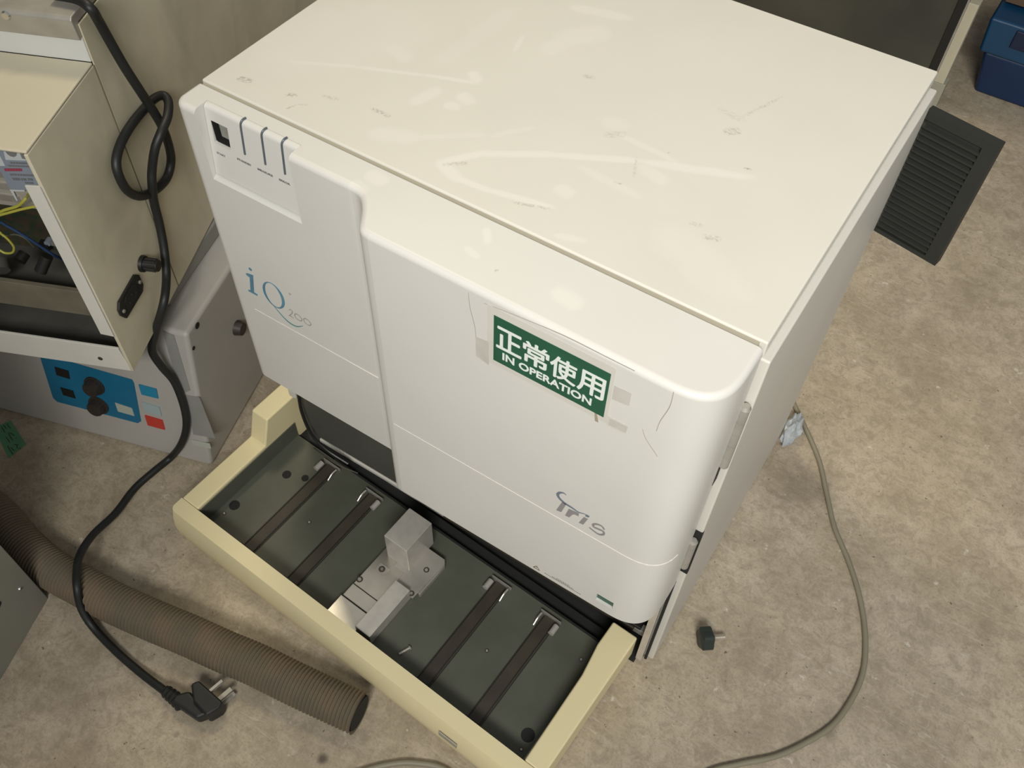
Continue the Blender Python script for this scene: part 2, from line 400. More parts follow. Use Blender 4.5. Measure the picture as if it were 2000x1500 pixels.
# ------------------------------------------------------------------ floor
bm = bmesh.new(); add_box(bm, WORLD, -4, 4.5, -3, 5.5, -0.05, 0.0)
fl = finish('floor', bm, floor_mat); fl['kind'] = 'structure'
wall_m = mat('wall_paint', (0.45, 0.42, 0.36), 0.7, var=.05)
for nm_, bx in (('light_block_wall_left', (-.95, -.85, -3, 5.5, 0, 2.7)), ('wall_back', (-.85, 4.5, 3.2, 3.3, 0, 2.7))):  # the left wall is unseen, added to cut ambient light from that side
    bm = bmesh.new(); add_box(bm, WORLD, *bx); o = finish(nm_, bm, wall_m); o['kind'] = 'structure'

# ------------------------------------------------------------------ the analyzer
AN = empty('urine_analyzer', 'large cream benchtop analyzer with rounded front door and flat scuffed lid, standing on the floor', 'analyzer', (W/2, D/2, 0.0))
# cabinet shell
bm = bmesh.new()
add_box(bm, WORLD, 0.0, 0.012, 0.0, D-.002, 0.137, PH-.0165)
add_box(bm, WORLD, W-.010, W+.0065, 0.001, D-.002, 0.008, PH-.0165)
add_box(bm, WORLD, 0.012, W-.010, D-.014, D-.002, 0.008, PH-.0165)
add_box(bm, WORLD, 0.012, W-.010, 0.002, D-.014, PH-.030, PH-.0170)
add_box(bm, WORLD, 0.012, W-.010, 0.02, D-.014, 0.008, 0.020)
body = finish('cabinet_shell', bm, body_white, AN, 0.002, 3)
box('lower_side', panel_grey, AN, WORLD, 0.0, 0.012, 0.014, D-.002, 0.008, 0.1365)
# lid
LID = box('lid', cream, AN, WORLD, 0.0, W, 0.0022, D, PH-.0160, PH, 0.0018, seg=3)
box('seam_strip', seam_shade, AN, WORLD, 0.004, W-.006, -0.0026, 0.0021, PH-.03, PH-.0018)  # filler strip in the lid gap; its tan stands for the gap's shade
# dark inside
box('inner_cavity', black_soft, AN, WORLD, 0.0125, W-.0105, 0.045, D-.02, 0.021, PH-.04)
bm = bmesh.new()
prism(bm, [(0.0135, 0.004, z) for z in ()] or [(0.030, 0.006, 0.058), (0.232, 0.006, 0.058), (0.232, 0.006, 0.30), (0.0135, 0.006, 0.30), (0.0135, 0.006, 0.10)], (0, 0.004, 0))
finish('front_panel', bm, panel_grey, AN, 0.0008, label='dark grey sheet panel behind the door')
bm = bmesh.new()
add_box(bm, WORLD, 0.232, 0.53, 0.012, 0.022, 0.058, 0.30)
add_box(bm, WORLD, 0.232, 0.53, 0.004, 0.012, 0.058, 0.064)
finish('drive_rail', bm, black, AN, 0.001)
box('guide_rail', slot_brown, AN, WORLD, 0.235, 0.52, 0.010, 0.020, 0.030, 0.040, 0.001)
box('gap_shade_plate', black_soft, AN, WORLD, 0.014, 0.538, -0.012, 0.046, 0.0008, 0.0030)  # black plates added to darken the gap under the cabinet, in place of shade
box('gap_shade_plate', black_soft, AN, WORLD, 0.014, 0.538, 0.030, 0.046, 0.0030, 0.022)
# metal door stop strip at the right front edge
box('edge_strip', metal_mat, AN, WORLD, W-.013, W-.005, -0.008, -0.001, 0.006, 0.235, 0.0008, label='bare metal strip on the front edge')
box('edge_gap', black_soft, AN, WORLD, W-.0034, W-.0004, -0.0024, 0.0006, 0.006, 0.2240)
# internal cable behind the tray
bm = bmesh.new(); tube(bm, spline([(0.02, 0.0, 0.16), (0.022, -0.004, 0.12), (0.03, -0.004, 0.075), (0.05, -0.001, 0.05), (0.08, 0.004, 0.035)]), 0.0022, 8)
finish('internal_cable', bm, black, AN, smooth=True)
bm = bmesh.new(); tube(bm, spline([(0.03, -0.006, 0.045), (0.05, -0.010, 0.05), (0.075, -0.009, 0.045), (0.10, 0.0, 0.034)]), 0.0010, 8)
finish('internal_cable', bm, slot_brown, AN, smooth=True)

# door
ZB, ZL = 0.2246, 0.3583
def arc(cx, cy, r, a0, a1, n):
    return [(cx+r*math.cos(math.radians(a0+(a1-a0)*i/n)), cy+r*math.sin(math.radians(a0+(a1-a0)*i/n))) for i in range(n+1)]
right_c = [(.503, -PB), (.513, -.0712), (.522, -.0702), (.530, -.0680), (.5370, -.0640), (.5425, -.0585), (.5463, -.0515), (.5485, -.0435), (.5496, -.034), (.5498, -.022), (.5498, -.004)]
step = [(.2000, -PA), (.2060, -.0352), (.2122, -.0378), (.2180, -.0432), (.2240, -.0508), (.2290, -.0590), (.2335, -.0665), (.2385, -.0703), (.246, -PB)]
outline = [(0.0, -.003)] + [(x, y) for x, y in arc(.012, -PA+.012, .012, 180, 270, 7)] + step + right_c
def fine_outline(o):
    """round off the polyline of the door's plan: denser, smoother curve"""
    for _ in range(2):
        r = [o[0]]
        for i in range(len(o)-1):
            (x0, y0), (x1, y1) = o[i], o[i+1]
            if math.hypot(x1-x0, y1-y0) < .02:
                r += [(x0*.75+x1*.25, y0*.75+y1*.25), (x0*.25+x1*.75, y0*.25+y1*.75)]
            else:
                r += [(x0, y0), (x1, y1)]
        o = r+[o[-1]]
    q = [o[0]]
    for p in o[1:]:
        if math.hypot(p[0]-q[-1][0], p[1]-q[-1][1]) > 1e-5: q.append(p)
    return q
outline = fine_outline(outline)
def offset_in(o, d):
    n = len(o); out = []
    for i in range(n):
        p, c, q = Vector(o[i-1]), Vector(o[i]), Vector(o[(i+1) % n])
        e1, e2 = (c-p).normalized(), (q-c).normalized()
        n1, n2 = Vector((-e1.y, e1.x)), Vector((-e2.y, e2.x)); m = (n1+n2)
        m = m/max(m.length_squared/2, .6)
        out.append((c.x+m.x*d, c.y if c.y > -.006 else c.y+m.y*d))
    return out
RF = .0055
levels = [(ZB, .0012), (ZB+.0012, 0)] + [(PH-RF+RF*math.sin(math.radians(t)), RF*(1-math.cos(math.radians(t)))) for t in (0, 15, 30, 45, 60, 75, 90)]
bm = bmesh.new(); rings = []
for z, d in levels:
    rings.append([bm.verts.new((x, y, z)) for x, y in offset_in(outline, d)])
for lo, hi in zip(rings, rings[1:]):
    for i in range(len(lo)): bm.faces.new((lo[i], lo[(i+1) % len(lo)], hi[(i+1) % len(lo)], hi[i]))
bm.faces.new(rings[0][::-1]); bm.faces.new(rings[-1])
DOOR = finish('door', bm, door_white, AN)
# recess for the control panel, cut with a sloping ledge at its foot
XL, XR, RD = 0.0262, 0.1335, 0.0232; RC = RD-.006
cut = bmesh.new()
prof = [(-.06, .5360-.012), (-PA-.0005, .5375), (-.0302, .5412), (-RC, .5425), (-RC, PH+.01), (-.06, PH+.01)]
prism(cut, [(XL, y, z) for y, z in prof], (XR-XL, 0, 0))
bmesh.ops.recalc_face_normals(cut, faces=cut.faces)
cme = bpy.data.meshes.new('cut'); cut.to_mesh(cme); cut.free(); co = bpy.data.objects.new('cut', cme); COL.objects.link(co)
# bezel window by the start button and the green window at lower right
cut2 = bmesh.new()
add_box(cut2, WORLD, .4913, .5102, -.10, -PB+.0034, .2415, .2560)
bmesh.ops.recalc_face_normals(cut2, faces=cut2.faces)
cme2 = bpy.data.meshes.new('cut'); cut2.to_mesh(cme2); cut2.free(); co2 = bpy.data.objects.new('cut', cme2); COL.objects.link(co2)
for k in (co, co2):
    md = DOOR.modifiers.new('cut', 'BOOLEAN'); md.operation = 'DIFFERENCE'; md.object = k; md.solver = 'EXACT'
bpy.context.view_layer.update()
nm = bpy.data.meshes.new_from_object(DOOR.evaluated_get(bpy.context.evaluated_depsgraph_get()))
DOOR.modifiers.clear(); old = DOOR.data; DOOR.data = nm; bpy.data.meshes.remove(old)
nm.name = 'door'
for k in (co, co2): bpy.data.objects.remove(k)
nm.shade_smooth(); nm.set_sharp_from_angle(angle=math.radians(32))
wn = DOOR.modifiers.new('weighted', 'WEIGHTED_NORMAL'); wn.keep_sharp = True; wn.weight = 90; wn.mode = 'FACE_AREA'
# the inset control panel with its rounded top edge and a hole for the start button
bm = bmesh.new()
g = .0003; x0, x1, z0, z1 = XL+g, XR-g, .5427, PH-.0002
hx0, hx1, hz0, hz1 = .0325, .0520, .5775, .6005; RB = .0045
def PY(z): return -RD-.0070*max(0.0, (PH-RB-z))/(PH-RB-z0)
xs = [x0, hx0, hx1, x1]
yz = [(PY(z0), z0), (PY(hz0), hz0), (PY(hz1), hz1)] + [(-RD+RB*(1-math.cos(math.radians(t))), z1-RB+RB*math.sin(math.radians(t))) for t in range(0, 91, 15)] + [(-RC-.0002, z1)]
G = [[bm.verts.new((x, y, z)) for x in xs] for y, z in yz]
for r in range(len(yz)-1):
    for k in range(3):
        if r == 1 and k == 1: continue
        bm.faces.new((G[r][k], G[r][k+1], G[r+1][k+1], G[r+1][k]))
hv = [G[1][1], G[1][2], G[2][2], G[2][1]]; hb = [bm.verts.new((v.co.x, -RC-.0004, v.co.z)) for v in hv]
for k in range(4): bm.faces.new((hv[k], hb[k], hb[(k+1) % 4], hv[(k+1) % 4]))
CPL = finish('control_panel', bm, door_white, DOOR, smooth=True, angle=30, recalc=True)
FN = (0, -1, 0)
# start button in its window, lamps, lettering
box('start_button', btn_grey, DOOR, WORLD, .0375, .0518, -.0215, -.0178, .5830, .6000, 0.0012, label='square grey start button')
bm = bmesh.new(); add_box(bm, WORLD, .0327, .0518, -.0180, -.0175, .5777, .6003); add_box(bm, WORLD, .0327, .0336, -.0243, -.0180, .5786, .6003); add_box(bm, WORLD, .0336, .0518, -.0240, -.0180, .5777, .5786)
finish('button_well', bm, black_soft, DOOR)
for x in (.0697, .0937, .1163):
    bm = bmesh.new()
    pts = [(x, PY(.5812)-.0001, .5812), (x, PY(.59)-.0001, .590), (x, PY(.60)-.0001, .600), (x, -RD-.0002, .6088), (x+.0002, -RD+.0008, .6126), (x+.0008, -RD+.0030, .6147), (x+.0014, -RD+.0062, .6150)]
    S = spline(pts, 5); tube(bm, S, 0.0011, 8)
    finish('indicator_lamp', bm, ind_grey, DOOR, smooth=True)
for tx, x0, x1 in (('START', .0330, .0435), ('STANDBY', .0590, .0760), ('MEASURE', .0835, .1010), ('ERROR', .1085, .1210)):
    text_mesh('lettering', tx, print_dark, DOOR, (x0, PY(.5715)-.0006, .5715 if tx != 'START' else .5665), (1, 0, 0), (0, 0, 1), x1-x0, .0022, bold=0.012)
# pale trim line along the door
def zline(pts, name):
    bm = bmesh.new()
    for i in range(len(pts)-1):
        (x0, y0), (x1, y1) = pts[i], pts[i+1]
        t = Vector((x1-x0, y1-y0, 0)).normalized(); n = t.cross(Vector((0, 0, 1)))
        a = [Vector((x0, y0, 0))+n*.0003, Vector((x1, y1, 0))+n*.0003, Vector((x1, y1, 0))-n*.0006, Vector((x0, y0, 0))-n*.0006]
        prism(bm, [(p.x, p.y, ZL-.0003) for p in a], (0, 0, .0006))
    return finish(name, bm, trim_white, DOOR)
zline([(.030, -PA), (.120, -PA), (.199, -PA-.0003)], 'trim_line')
zline([(.247, -PB), (.40, -PB)] + right_c[:-3], 'trim_line')
# iQ logo
PF = -PA-.0001
def dp(zx, zy, sc, ox, oy, Y): p = ony(ox+zx/sc, oy+zy/sc, Y); return Vector([float(v) for v in p])
q = lambda x, y: dp(x, y, 4, 420, 480, PF)
bm = bmesh.new()
flat(bm, [q(*p) for p in ((243, 213), (262, 217), (298, 230), (305, 362), (332, 380), (332, 391), (262, 353), (262, 342), (278, 348), (272, 247), (245, 226))], FN)
C0 = q(276, 183); flat(bm, [C0+Vector((math.cos(t)*.0022, 0, math.sin(t)*.0022)) for t in (2*math.pi*i/14 for i in range(14))], FN)
# Q bowl: outer ellipse minus a narrower inner one
n = 48; cx, cz = .0682, .4035
outer = [Vector((cx+.0148*math.cos(2*math.pi*i/n), PF, cz+.0192*math.sin(2*math.pi*i/n)+.002*math.cos(2*math.pi*i/n))) for i in range(n)]
inner = [Vector((cx+.0112*math.cos(2*math.pi*i/n)-.0003, PF, cz+.0183*math.sin(2*math.pi*i/n)+.002*math.cos(2*math.pi*i/n))) for i in range(n)]
va = [[bm.verts.new(p+Vector(FN)*h) for p in ring] for h in (0, .0003) for ring in (outer, inner)]
for i in range(n):
    j = (i+1) % n
    bm.faces.new((va[2][i], va[2][j], va[3][j], va[3][i])); bm.faces.new((va[0][i], va[0][j], va[2][j], va[2][i])); bm.faces.new((va[1][i], va[3][i], va[3][j], va[1][j]))
finish('logo_letters', bm, teal, DOOR, recalc=True)
bm = bmesh.new()
stroke(bm, [q(*p) for p in ((455, 462), (490, 505), (540, 562), (590, 606), (640, 630), (688, 627))], [.0006, .0011, .0016, .0018, .0014, .0004], FN)
finish('logo_swash', bm, teal_dark, DOOR)
bm = bmesh.new()
stroke(bm, [q(*p) for p in ((578, 503), (592, 498), (604, 512), (600, 530), (580, 545))], [.0007, .0008, .001, .001, .0007], FN)
stroke(bm, [q(*p) for p in ((577, 543), (592, 548), (615, 566))], [.0009, .0012, .0007], FN, per=3)
finish('logo_digit', bm, pale_grey, DOOR)
for cxz in ((652, 562), (722, 598)):
    P = q(*cxz); ring = [P+Vector((math.cos(t)*.0048, 0, math.sin(t)*.0046+.0006)) for t in (2*math.pi*i/12 for i in range(13))]
    bm = bmesh.new(); stroke(bm, ring, [.0010, .0010], FN, per=2); finish('logo_digit', bm, pale_grey, DOOR)
P = q(585, 376); bm = bmesh.new(); stroke(bm, [P+Vector((math.cos(t)*.0011, 0, math.sin(t)*.0011)) for t in (2*math.pi*i/8 for i in range(9))], [.0006, .0006], FN, per=1)
finish('registered_mark', bm, pale_grey, DOOR)
# Iris logo
PF2 = -PB-.0001
q = lambda x, y: dp(x, y, 5, 1000, 900, PF2)
bm = bmesh.new()
flat(bm, [q(*p) for p in ((492, 400), (531, 424), (482, 500), (434, 480))], FN)
flat(bm, [q(*p) for p in ((556, 468), (590, 484), (622, 497), (655, 512), (650, 540), (612, 522), (592, 524), (560, 551), (520, 532))], FN)
flat(bm, [q(*p) for p in ((704, 549), (743, 568), (696, 622), (654, 603))], FN)
finish('logo_letters', bm, logo_grey, DOOR)
bm = bmesh.new()
stroke(bm, [q(*p) for p in ((902, 672), (878, 638), (830, 618), (795, 622), (800, 645), (850, 668), (893, 690), (893, 718), (850, 717), (800, 685), (757, 650))], [.0018, .0021, .0022, .0023, .0024, .0024, .0024, .0023, .0022, .0021, .0018], FN, per=4)
finish('logo_letters', bm, logo_grey, DOOR)
bm = bmesh.new()
flat(bm, [q(*p) for p in ((726, 522), (759, 541), (749, 554), (714, 538))], FN)
stroke(bm, [q(*p) for p in ((530, 334), (505, 314), (466, 311), (447, 332), (470, 372), (520, 415), (590, 460), (650, 500), (720, 522))], [.0006, .0014, .0024, .0030, .0030, .0028, .0024, .0014, .0004], FN, per=5)
finish('logo_swoosh', bm, logo_slate, DOOR)
# IN OPERATION sticker, with tape under and around it
bm = bmesh.new()
add_box(bm, WORLD, .3585, .4680, PF2-.0002, PF2, .5375, .6055)
add_box(bm, WORLD, .4680, .4835, PF2-.0002, PF2, .5360, .5480)
finish('tape', bm, tape, DOOR)
for ps in (((.3475, .5365), (.3600, .5330), (.3600, .5620), (.3475, .5600)), ((.4700, .5375), (.4850, .5380), (.4855, .5470), (.4700, .5465)), ((.4690, .5700), (.4830, .5720), (.4830, .5870), (.4690, .5860))):
    bm = bmesh.new(); flat(bm, [(x, PF2-.0002, z) for x, z in ps], FN, .0001); finish('tape_residue', bm, tape_grime, DOOR)
bm = bmesh.new(); flat(bm, [(x, PF2-.0002, z) for x, z in ((.4585, .5335), (.4615, .5335), (.4592, .5440), (.4570, .5440))], FN, .0001); finish('tape_tear', bm, mat('tear_brown', (0.34, 0.29, 0.21), 0.6), DOOR)
crack_m = mat('hairline_grey', (0.36, 0.33, 0.27), 0.6)
for pts_ in (((1316, 766), (1308, 795), (1290, 822), (1282, 842)), ((1255, 838), (1262, 858), (1280, 885), (1284, 892)), ((915, 572), (918, 600), (928, 640), (930, 665)), ((945, 592), (1010, 617), (1100, 655), (1180, 695), (1240, 725))):
    bm = bmesh.new(); stroke(bm, [Vector([float(t) for t in ony(x, y, PF2)]) for x, y in pts_], [.0003, .0005, .0003], FN, .00015, per=3); finish('hairline_crack', bm, crack_m, DOOR)
SX0, SX1, SZ0, SZ1 = .3645, .4650, .5437, .5972
box('status_sticker', green, DOOR, WORLD, SX0, SX1, PF2-.0006, PF2-.0002, SZ0, SZ1, label='green sticker with white lettering')
sw, sh = SX1-SX0, SZ1-SZ0
for i, ch in enumerate('正常使用'):
    text_mesh('sticker_lettering', ch, sticker_white, DOOR, (SX0+sw*(.030+i*.240), PF2-.0006, SZ0+sh*.35), (1, 0, 0), (0, 0, 1), sw*.222, sh*.47, fat=0.022)
text_mesh('sticker_lettering', 'IN OPERATION', sticker_white, DOOR, (SX0+sw*.085, PF2-.0006, SZ0+sh*.115), (1, 0, 0), (0, 0, 1), sw*.80, sh*.165, bold=0.028)
# warning label: amber triangle and rows of unreadably small print
bm = bmesh.new()
tp = [Vector((.4175, PF2, .2322)), Vector((.4250, PF2, .2322)), Vector((.4213, PF2, .2385))]
stroke(bm, tp+[tp[0]], [.0009, .0009], FN, per=1)
add_box(bm, WORLD, .42105, .42155, PF2-.0003, PF2, .2340, .2365)
finish('warning_triangle', bm, mat('print_olive', (0.16, 0.12, 0.04), 0.6), DOOR)
bm = bmesh.new()
for z, x0, x1 in ((.2372, .4455, .4610), (.2350, .4400, .4660), (.2330, .4310, .4750)):
    x = x0
    while x < x1:
        w = random.uniform(.0008, .0022); add_box(bm, WORLD, x, min(x+w, x1), PF2-.0002, PF2, z, z+.0009); x += w+.0006
finish('warning_print', bm, mat('print_brown_grey', (0.22, 0.19, 0.16), 0.6), DOOR)
box('level_window', green_dark, DOOR, WORLD, .4905, .5108, -PB+.0030, -PB+.0040, .2405, .2568, label='small dark green window')
# hinges on the right edge
def hinge(z0, z1, x, y):
    bm = bmesh.new(); k = 5; h = (z1-z0)/k
    for i in range(k): cyl(bm, (x, y, z0+i*h+.0004), (x, y, z0+(i+1)*h-.0004), .0042, n=18)
    cyl(bm, (x, y, z0), (x, y, z1), .0036, n=14)
    cyl(bm, (x, y, z1), (x, y, z1+.003), .0046, .003, n=14)
    add_box(bm, WORLD, x-.006, x, y-.0015, y+.001, z0, z1)
    return finish('hinge', bm, dull_metal, AN, smooth=True)
hinge(.462, .545, W+.0022, -.0042)
hinge(.272, .325, W+.0018, -.0046)
box('hinge_pocket', black_soft, AN, WORLD, W-.0045, W+.0069, -.0006, .0040, .252, .338)
box('hinge_pocket', black_soft, AN, WORLD, W-.0040, W+.0002, -.008, .0008, .432, .462)
# rear vent grille standing out past the right rear edge
GR = Frame((W+.005, D-.002, .417), -12)
bm = bmesh.new()
GW, GH, GT = .0765, .157, .012
add_box(bm, GR, 0, GW, .004, GT, 0, GH)
add_box(bm, GR, 0, GW, 0, .004, 0, .005); add_box(bm, GR, 0, GW, 0, .004, GH-.009, GH)
add_box(bm, GR, GW-.014, GW, 0, .004, .005, GH-.009)
nr = 19
for i in range(nr):
    z = .008+i*(GH-.020)/nr
    a = [GR(.0, .004, z), GR(.0, -.0008, z+.0012), GR(.0, -.0008, z+.0032), GR(.0, .004, z+.0046)]
    prism(bm, a, GR.U*(GW-.014))
finish('vent_grille', bm, grille_mat, AN, label='black ribbed vent panel')
# feet
for x, y in ((.03, .05), (W-.03, .05), (.03, D-.04), (W-.03, D-.04)):
    bm = bmesh.new(); cyl(bm, (x, y, 0), (x, y, .010), .014); finish('foot', bm, black, AN, smooth=True)

# ------------------------------------------------------------------ sample tray in front
T = Frame((-.0583, -.185, 0), -3.4)
TR = empty('sample_tray', 'open yellowed-plastic sample tray with dark grey-green bed, lying in front of the analyzer', 'tray', T(.29, .1, 0))
TU = .578
def rim(bm, u0, u1, ramp0, ramp1):
    P = [(.0205, .004), (.217, .004), (.217, .10), (ramp1, .10), (ramp0, .055), (.0205, .055)]
    prism(bm, [T(u0, v, z) for v, z in P], T.U*(u1-u0))
bm = bmesh.new(); rim(bm, 0, .029, .142, .157); finish('side_arm', bm, rim_yellow, TR, .0025, 3)
bm = bmesh.new(); P_ = [(.551, .0205), (.549, .1385), (.5435, .180), (.5435, .216), (TU, .216), (TU, .0205)]; prism(bm, [T(u, v, .004) for u, v in P_], (0, 0, .051)); finish('side_arm', bm, rim_yellow, TR, .0025, 3)
bm = bmesh.new()
pts = [(.0, .0200)] + [(.008+.008*math.cos(math.radians(a)), .008+.008*math.sin(math.radians(a))) for a in range(180, 271, 15)] + [(TU-.008+.008*math.cos(math.radians(a)), .008+.008*math.sin(math.radians(a))) for a in range(270, 361, 15)] + [(TU, .0200)]
# front bar: the face tucks in towards the floor
def lay(z, dv, du): return [bm.verts.new(T(u+(du if u < .2 else -du*.4), v-(dv if v < .019 else 0), z)) for u, v in pts]
LV = [lay(.002, .0050, .010), lay(.012, .0080, .006), lay(.026, .0078, .002), lay(.040, .0050, .0), lay(.050, .0020, 0), lay(.055, 0, 0)]
k = len(pts)
for lo, hi in zip(LV, LV[1:]):
    for i in range(k): bm.faces.new((lo[i], lo[(i+1) % k], hi[(i+1) % k], hi[i]))
bm.faces.new(LV[0][::-1]); bm.faces.new(LV[-1])
finish('front_bar', bm, rim_yellow, TR, smooth=True, angle=30)
# little scuffed badge on the front face
bm = bmesh.new(); add_box(bm, T, .452, .478, -.0086, -.0070, .026, .036); finish('badge', bm, dull_metal, TR)
# pan
bm = bmesh.new()
add_box(bm, T, .0292, .5508, .0206, .196, .012, .020)
add_box(bm, T, .0292, .0306, .0206, .196, .020, .050); add_box(bm, T, .5494, .5508, .0206, .196, .020, .050)
add_box(bm, T, .0306, .5494, .0206, .022, .020, .046)
PAN = finish('tray_bed', bm, pan_grey, TR, label='dark grey-green tray bed')
bm = bmesh.new(); add_box(bm, T, .0292, .5508, .197, .216, .004, .014); add_box(bm, T, .10, .5508, .196, .1975, .004, .024)
finish('rear_channel', bm, black_soft, TR)
for i, (uc, side) in enumerate(((.104, -1), (.182, 1), (.3970, -1), (.4735, 1))):
    bm = bmesh.new()
    add_box(bm, T, uc-.0072, uc+.0072, .026, .186, .0200, .0206)
    finish('slot_channel', bm, slot_brown, TR)
    bm = bmesh.new()
    for e in (-.0088, .0074): add_box(bm, T, uc+e, uc+e+.0014, .026, .184, .0200, .0216)
    add_box(bm, T, uc+.0095, uc+.0110, .026, .184, .0200, .0203)
    finish('slot_edge', bm, mat('slot_edge_black', (0.02, 0.016, 0.011), 0.6) if i == 0 else MATS['slot_edge_black'], TR)
    box('end_plate', dull_metal, TR, T, uc-.0150, uc+.0150, .1868, .1878, .020, .026)
    bm = bmesh.new(); r = uc+side*.0125
    cyl(bm, T(r, .168, .0245), T(r, .181, .0245), .0040, n=14)
    finish('roller', bm, mat('roller_white', (0.36, 0.34, 0.30), 0.5) if i == 0 else MATS['roller_white'], TR, smooth=True, label='pale plastic roller')
    bm = bmesh.new(); r = uc-side*.0120
    tube(bm, spline([T(r, .166, .0215), T(r, .175, .0265), T(r+.0004, .183, .027)], 5), .0012, 8)
    finish('spring_clip', bm, metal_mat, TR, smooth=True)
    box('stop_block', black, TR, T, uc-.010, uc+.010, .0225, .0275, .020, .030, 0.0008)
def screw(frame, u, v, z, r, parent, m=metal_mat, name='screw'):
    bm = bmesh.new(); cyl(bm, frame(u, v, z-.001), frame(u, v, z+.0012), r, r*.7, n=16)
    o = finish(name, bm, m, parent, smooth=True)
    bm = bmesh.new(); cyl(bm, frame(u, v, z-.0008), frame(u, v, z+.0002), r*1.45, n=16); finish('washer', bm, slot_brown, o, smooth=True)
    return o
for u, v in ((.1398, .104), (.4351, .1054), (.5371, .0361), (.5335, .1654), (.0407, .0457)):
    screw(T, u, v, .0200, .0019, TR, dull_metal)
for u, v, r in ((.0639, .1391, .0062), (.0423, .0625, .0072), (.5339, .0537, .0082), (.088, .150, .005)):
    bm = bmesh.new(); cyl(bm, T(u, v, .0195), T(u, v, .0206), r, n=24); finish('hole_plug', bm, black_soft, TR, smooth=True, label='round black plug')
# metal pusher carriage
bm = bmesh.new()
add_box(bm, T, .2475, .294, .0225, .0508, .0205, .0300)
add_box(bm, T, .2490, .294, .0522, .0710, .0205, .0300)
add_box(bm, T, .2495, .294, .0718, .1400, .0205, .0300)
finish('slide_plate', bm, mat('polished_plate', (0.80, 0.76, 0.68), 0.24, 0.9, var=0.1, scale=60), TR, .0006, 2)
box('guide_bar', metal_mat, TR, T, .2935, .3170, .0270, .1030, .0205, .0425, .0008, seg=2)
bm = bmesh.new()
prism(bm, [T(u, v, .0290) for u, v in ((.2915, .1030), (.3225, .1000), (.3260, .1600), (.3215, .1655), (.2750, .1655), (.2750, .1200), (.2915, .1200))], (0, 0, .0030))
add_box(bm, T, .3225, .3262, .1100, .1600, .0205, .0290)
finish('flange_plate', bm, dull_metal, TR, .0006, 2)
bm = bmesh.new(); add_box(bm, T, .2585, .2740, .1010, .1130, .0300, .0318)
finish('bracket', bm, dull_metal, TR, .0004, 2)
box('pusher_block', metal_mat, TR, T, .2585, .2952, .1262, .1755, .0300, .0850, .0010, seg=3)
screw(T, .2660, .1070, .0318, .0030, TR, shiny); screw(T, .2520, .0800, .0300, .0030, TR, dull_metal)
screw(T, .3120, .1400, .0322, .0026, TR, dull_metal); screw(T, .3175, .1040, .0322, .0026, TR, shiny)

# loose screw lying in the tray
LS = empty('loose_screw', 'small silver screw lying loose in the dark tray bed', 'screw', T(.3551, .0448, .0200))
dirn = (T.V*.9+T.U*.35).normalized(); P0 = T(.3535, .0400, .0222); P1 = P0+dirn*.011
bm = bmesh.new()
P0 = P0-dirn*.003; P1 = P1+dirn*.0005
n = 40; pts = [P0+(P1-P0)*i/n for i in range(n+1)]
tube(bm, pts, lambda i, m: .0012+.0008*(0.5+0.5*math.sin(i*2*math.pi/5)), 10)
finish('shank', bm, metal_mat, LS, smooth=True, angle=60)
bm = bmesh.new(); cyl(bm, P1, P1+dirn*.0018, .0032, .0024, n=16); finish('head', bm, metal_mat, LS, smooth=True)

# ------------------------------------------------------------------ opened beige instrument case on the left
z = .58; A0 = onz(50, 297, z)
AF = Frame((A0[0], A0[1], 0), math.degrees(math.atan2(.4015, .9159)))
CA = empty('instrument_case', 'tall beige metal instrument case with opened front showing wires, stacked on a grey unit', 'instrument', AF(-.15, .3, .264))
ZB2 = .2632; UL = -.42; DV = .85
bm = bmesh.new()
add_box(bm, AF, UL, 0, .0, .137, .577, .58)                     # front top plate
finish('top_plate', bm, beige_top, CA, .0015, 2)
bm = bmesh.new()
add_box(bm, AF, -.004, 0, 0, .1372, ZB2, .5765)
finish('side_panel', bm, beige, CA, .001, 2)
bm = bmesh.new()
add_box(bm, AF, -.0012, 0.0006, .1380, DV, ZB2, .620)
add_box(bm, AF, UL, -.006, .60, DV, ZB2, .61)
finish('side_panel', bm, beige, CA, .001, 2)
# vertical crease lines pressed in the rear side panel are slight: one thin seam strip
bm = bmesh.new(); add_box(bm, AF, -.002, .00045, .1370, .1382, ZB2, .5765); finish('seam_strip', bm, mat('seam_brown', (0.20, 0.17, 0.11), 0.7), CA)
bm = bmesh.new(); add_box(bm, AF, UL, -.0045, .0005, .60, ZB2, .2665); finish('base_plate', bm, inner_grey, CA)
bm = bmesh.new()
prism(bm, [AF(u, v, zz) for u, v, zz in ((UL, .0, .2635), (-.002, .0, .2635), (-.006, .0, .3035), (UL, .0, .3015))], AF.V*.003)
finish('bottom_flange', bm, flange_white, CA, .0006, 2, label='cream folded flange along the bottom')
bm = bmesh.new()
prism(bm, [AF(u, 0.0, zz) for u, zz in ((-.0185, .5385), (-.0005, .5405), (-.0005, .3245), (-.0185, .3265))], AF.V*.002)
finish('side_flange', bm, flange_white, CA, .0006, 2, label='whitish folded flange down the side')
screw(Frame(AF(-.0348, -.0002, .2799), math.degrees(math.atan2(.4015, .9159))), 0, 0, 0, .0001, CA, slot_brown)
bm = bmesh.new(); cyl(bm, AF(-.0348, .0002, .2799), AF(-.0348, -.0006, .2799), .0028); finish('screw_hole', bm, slot_brown, CA)
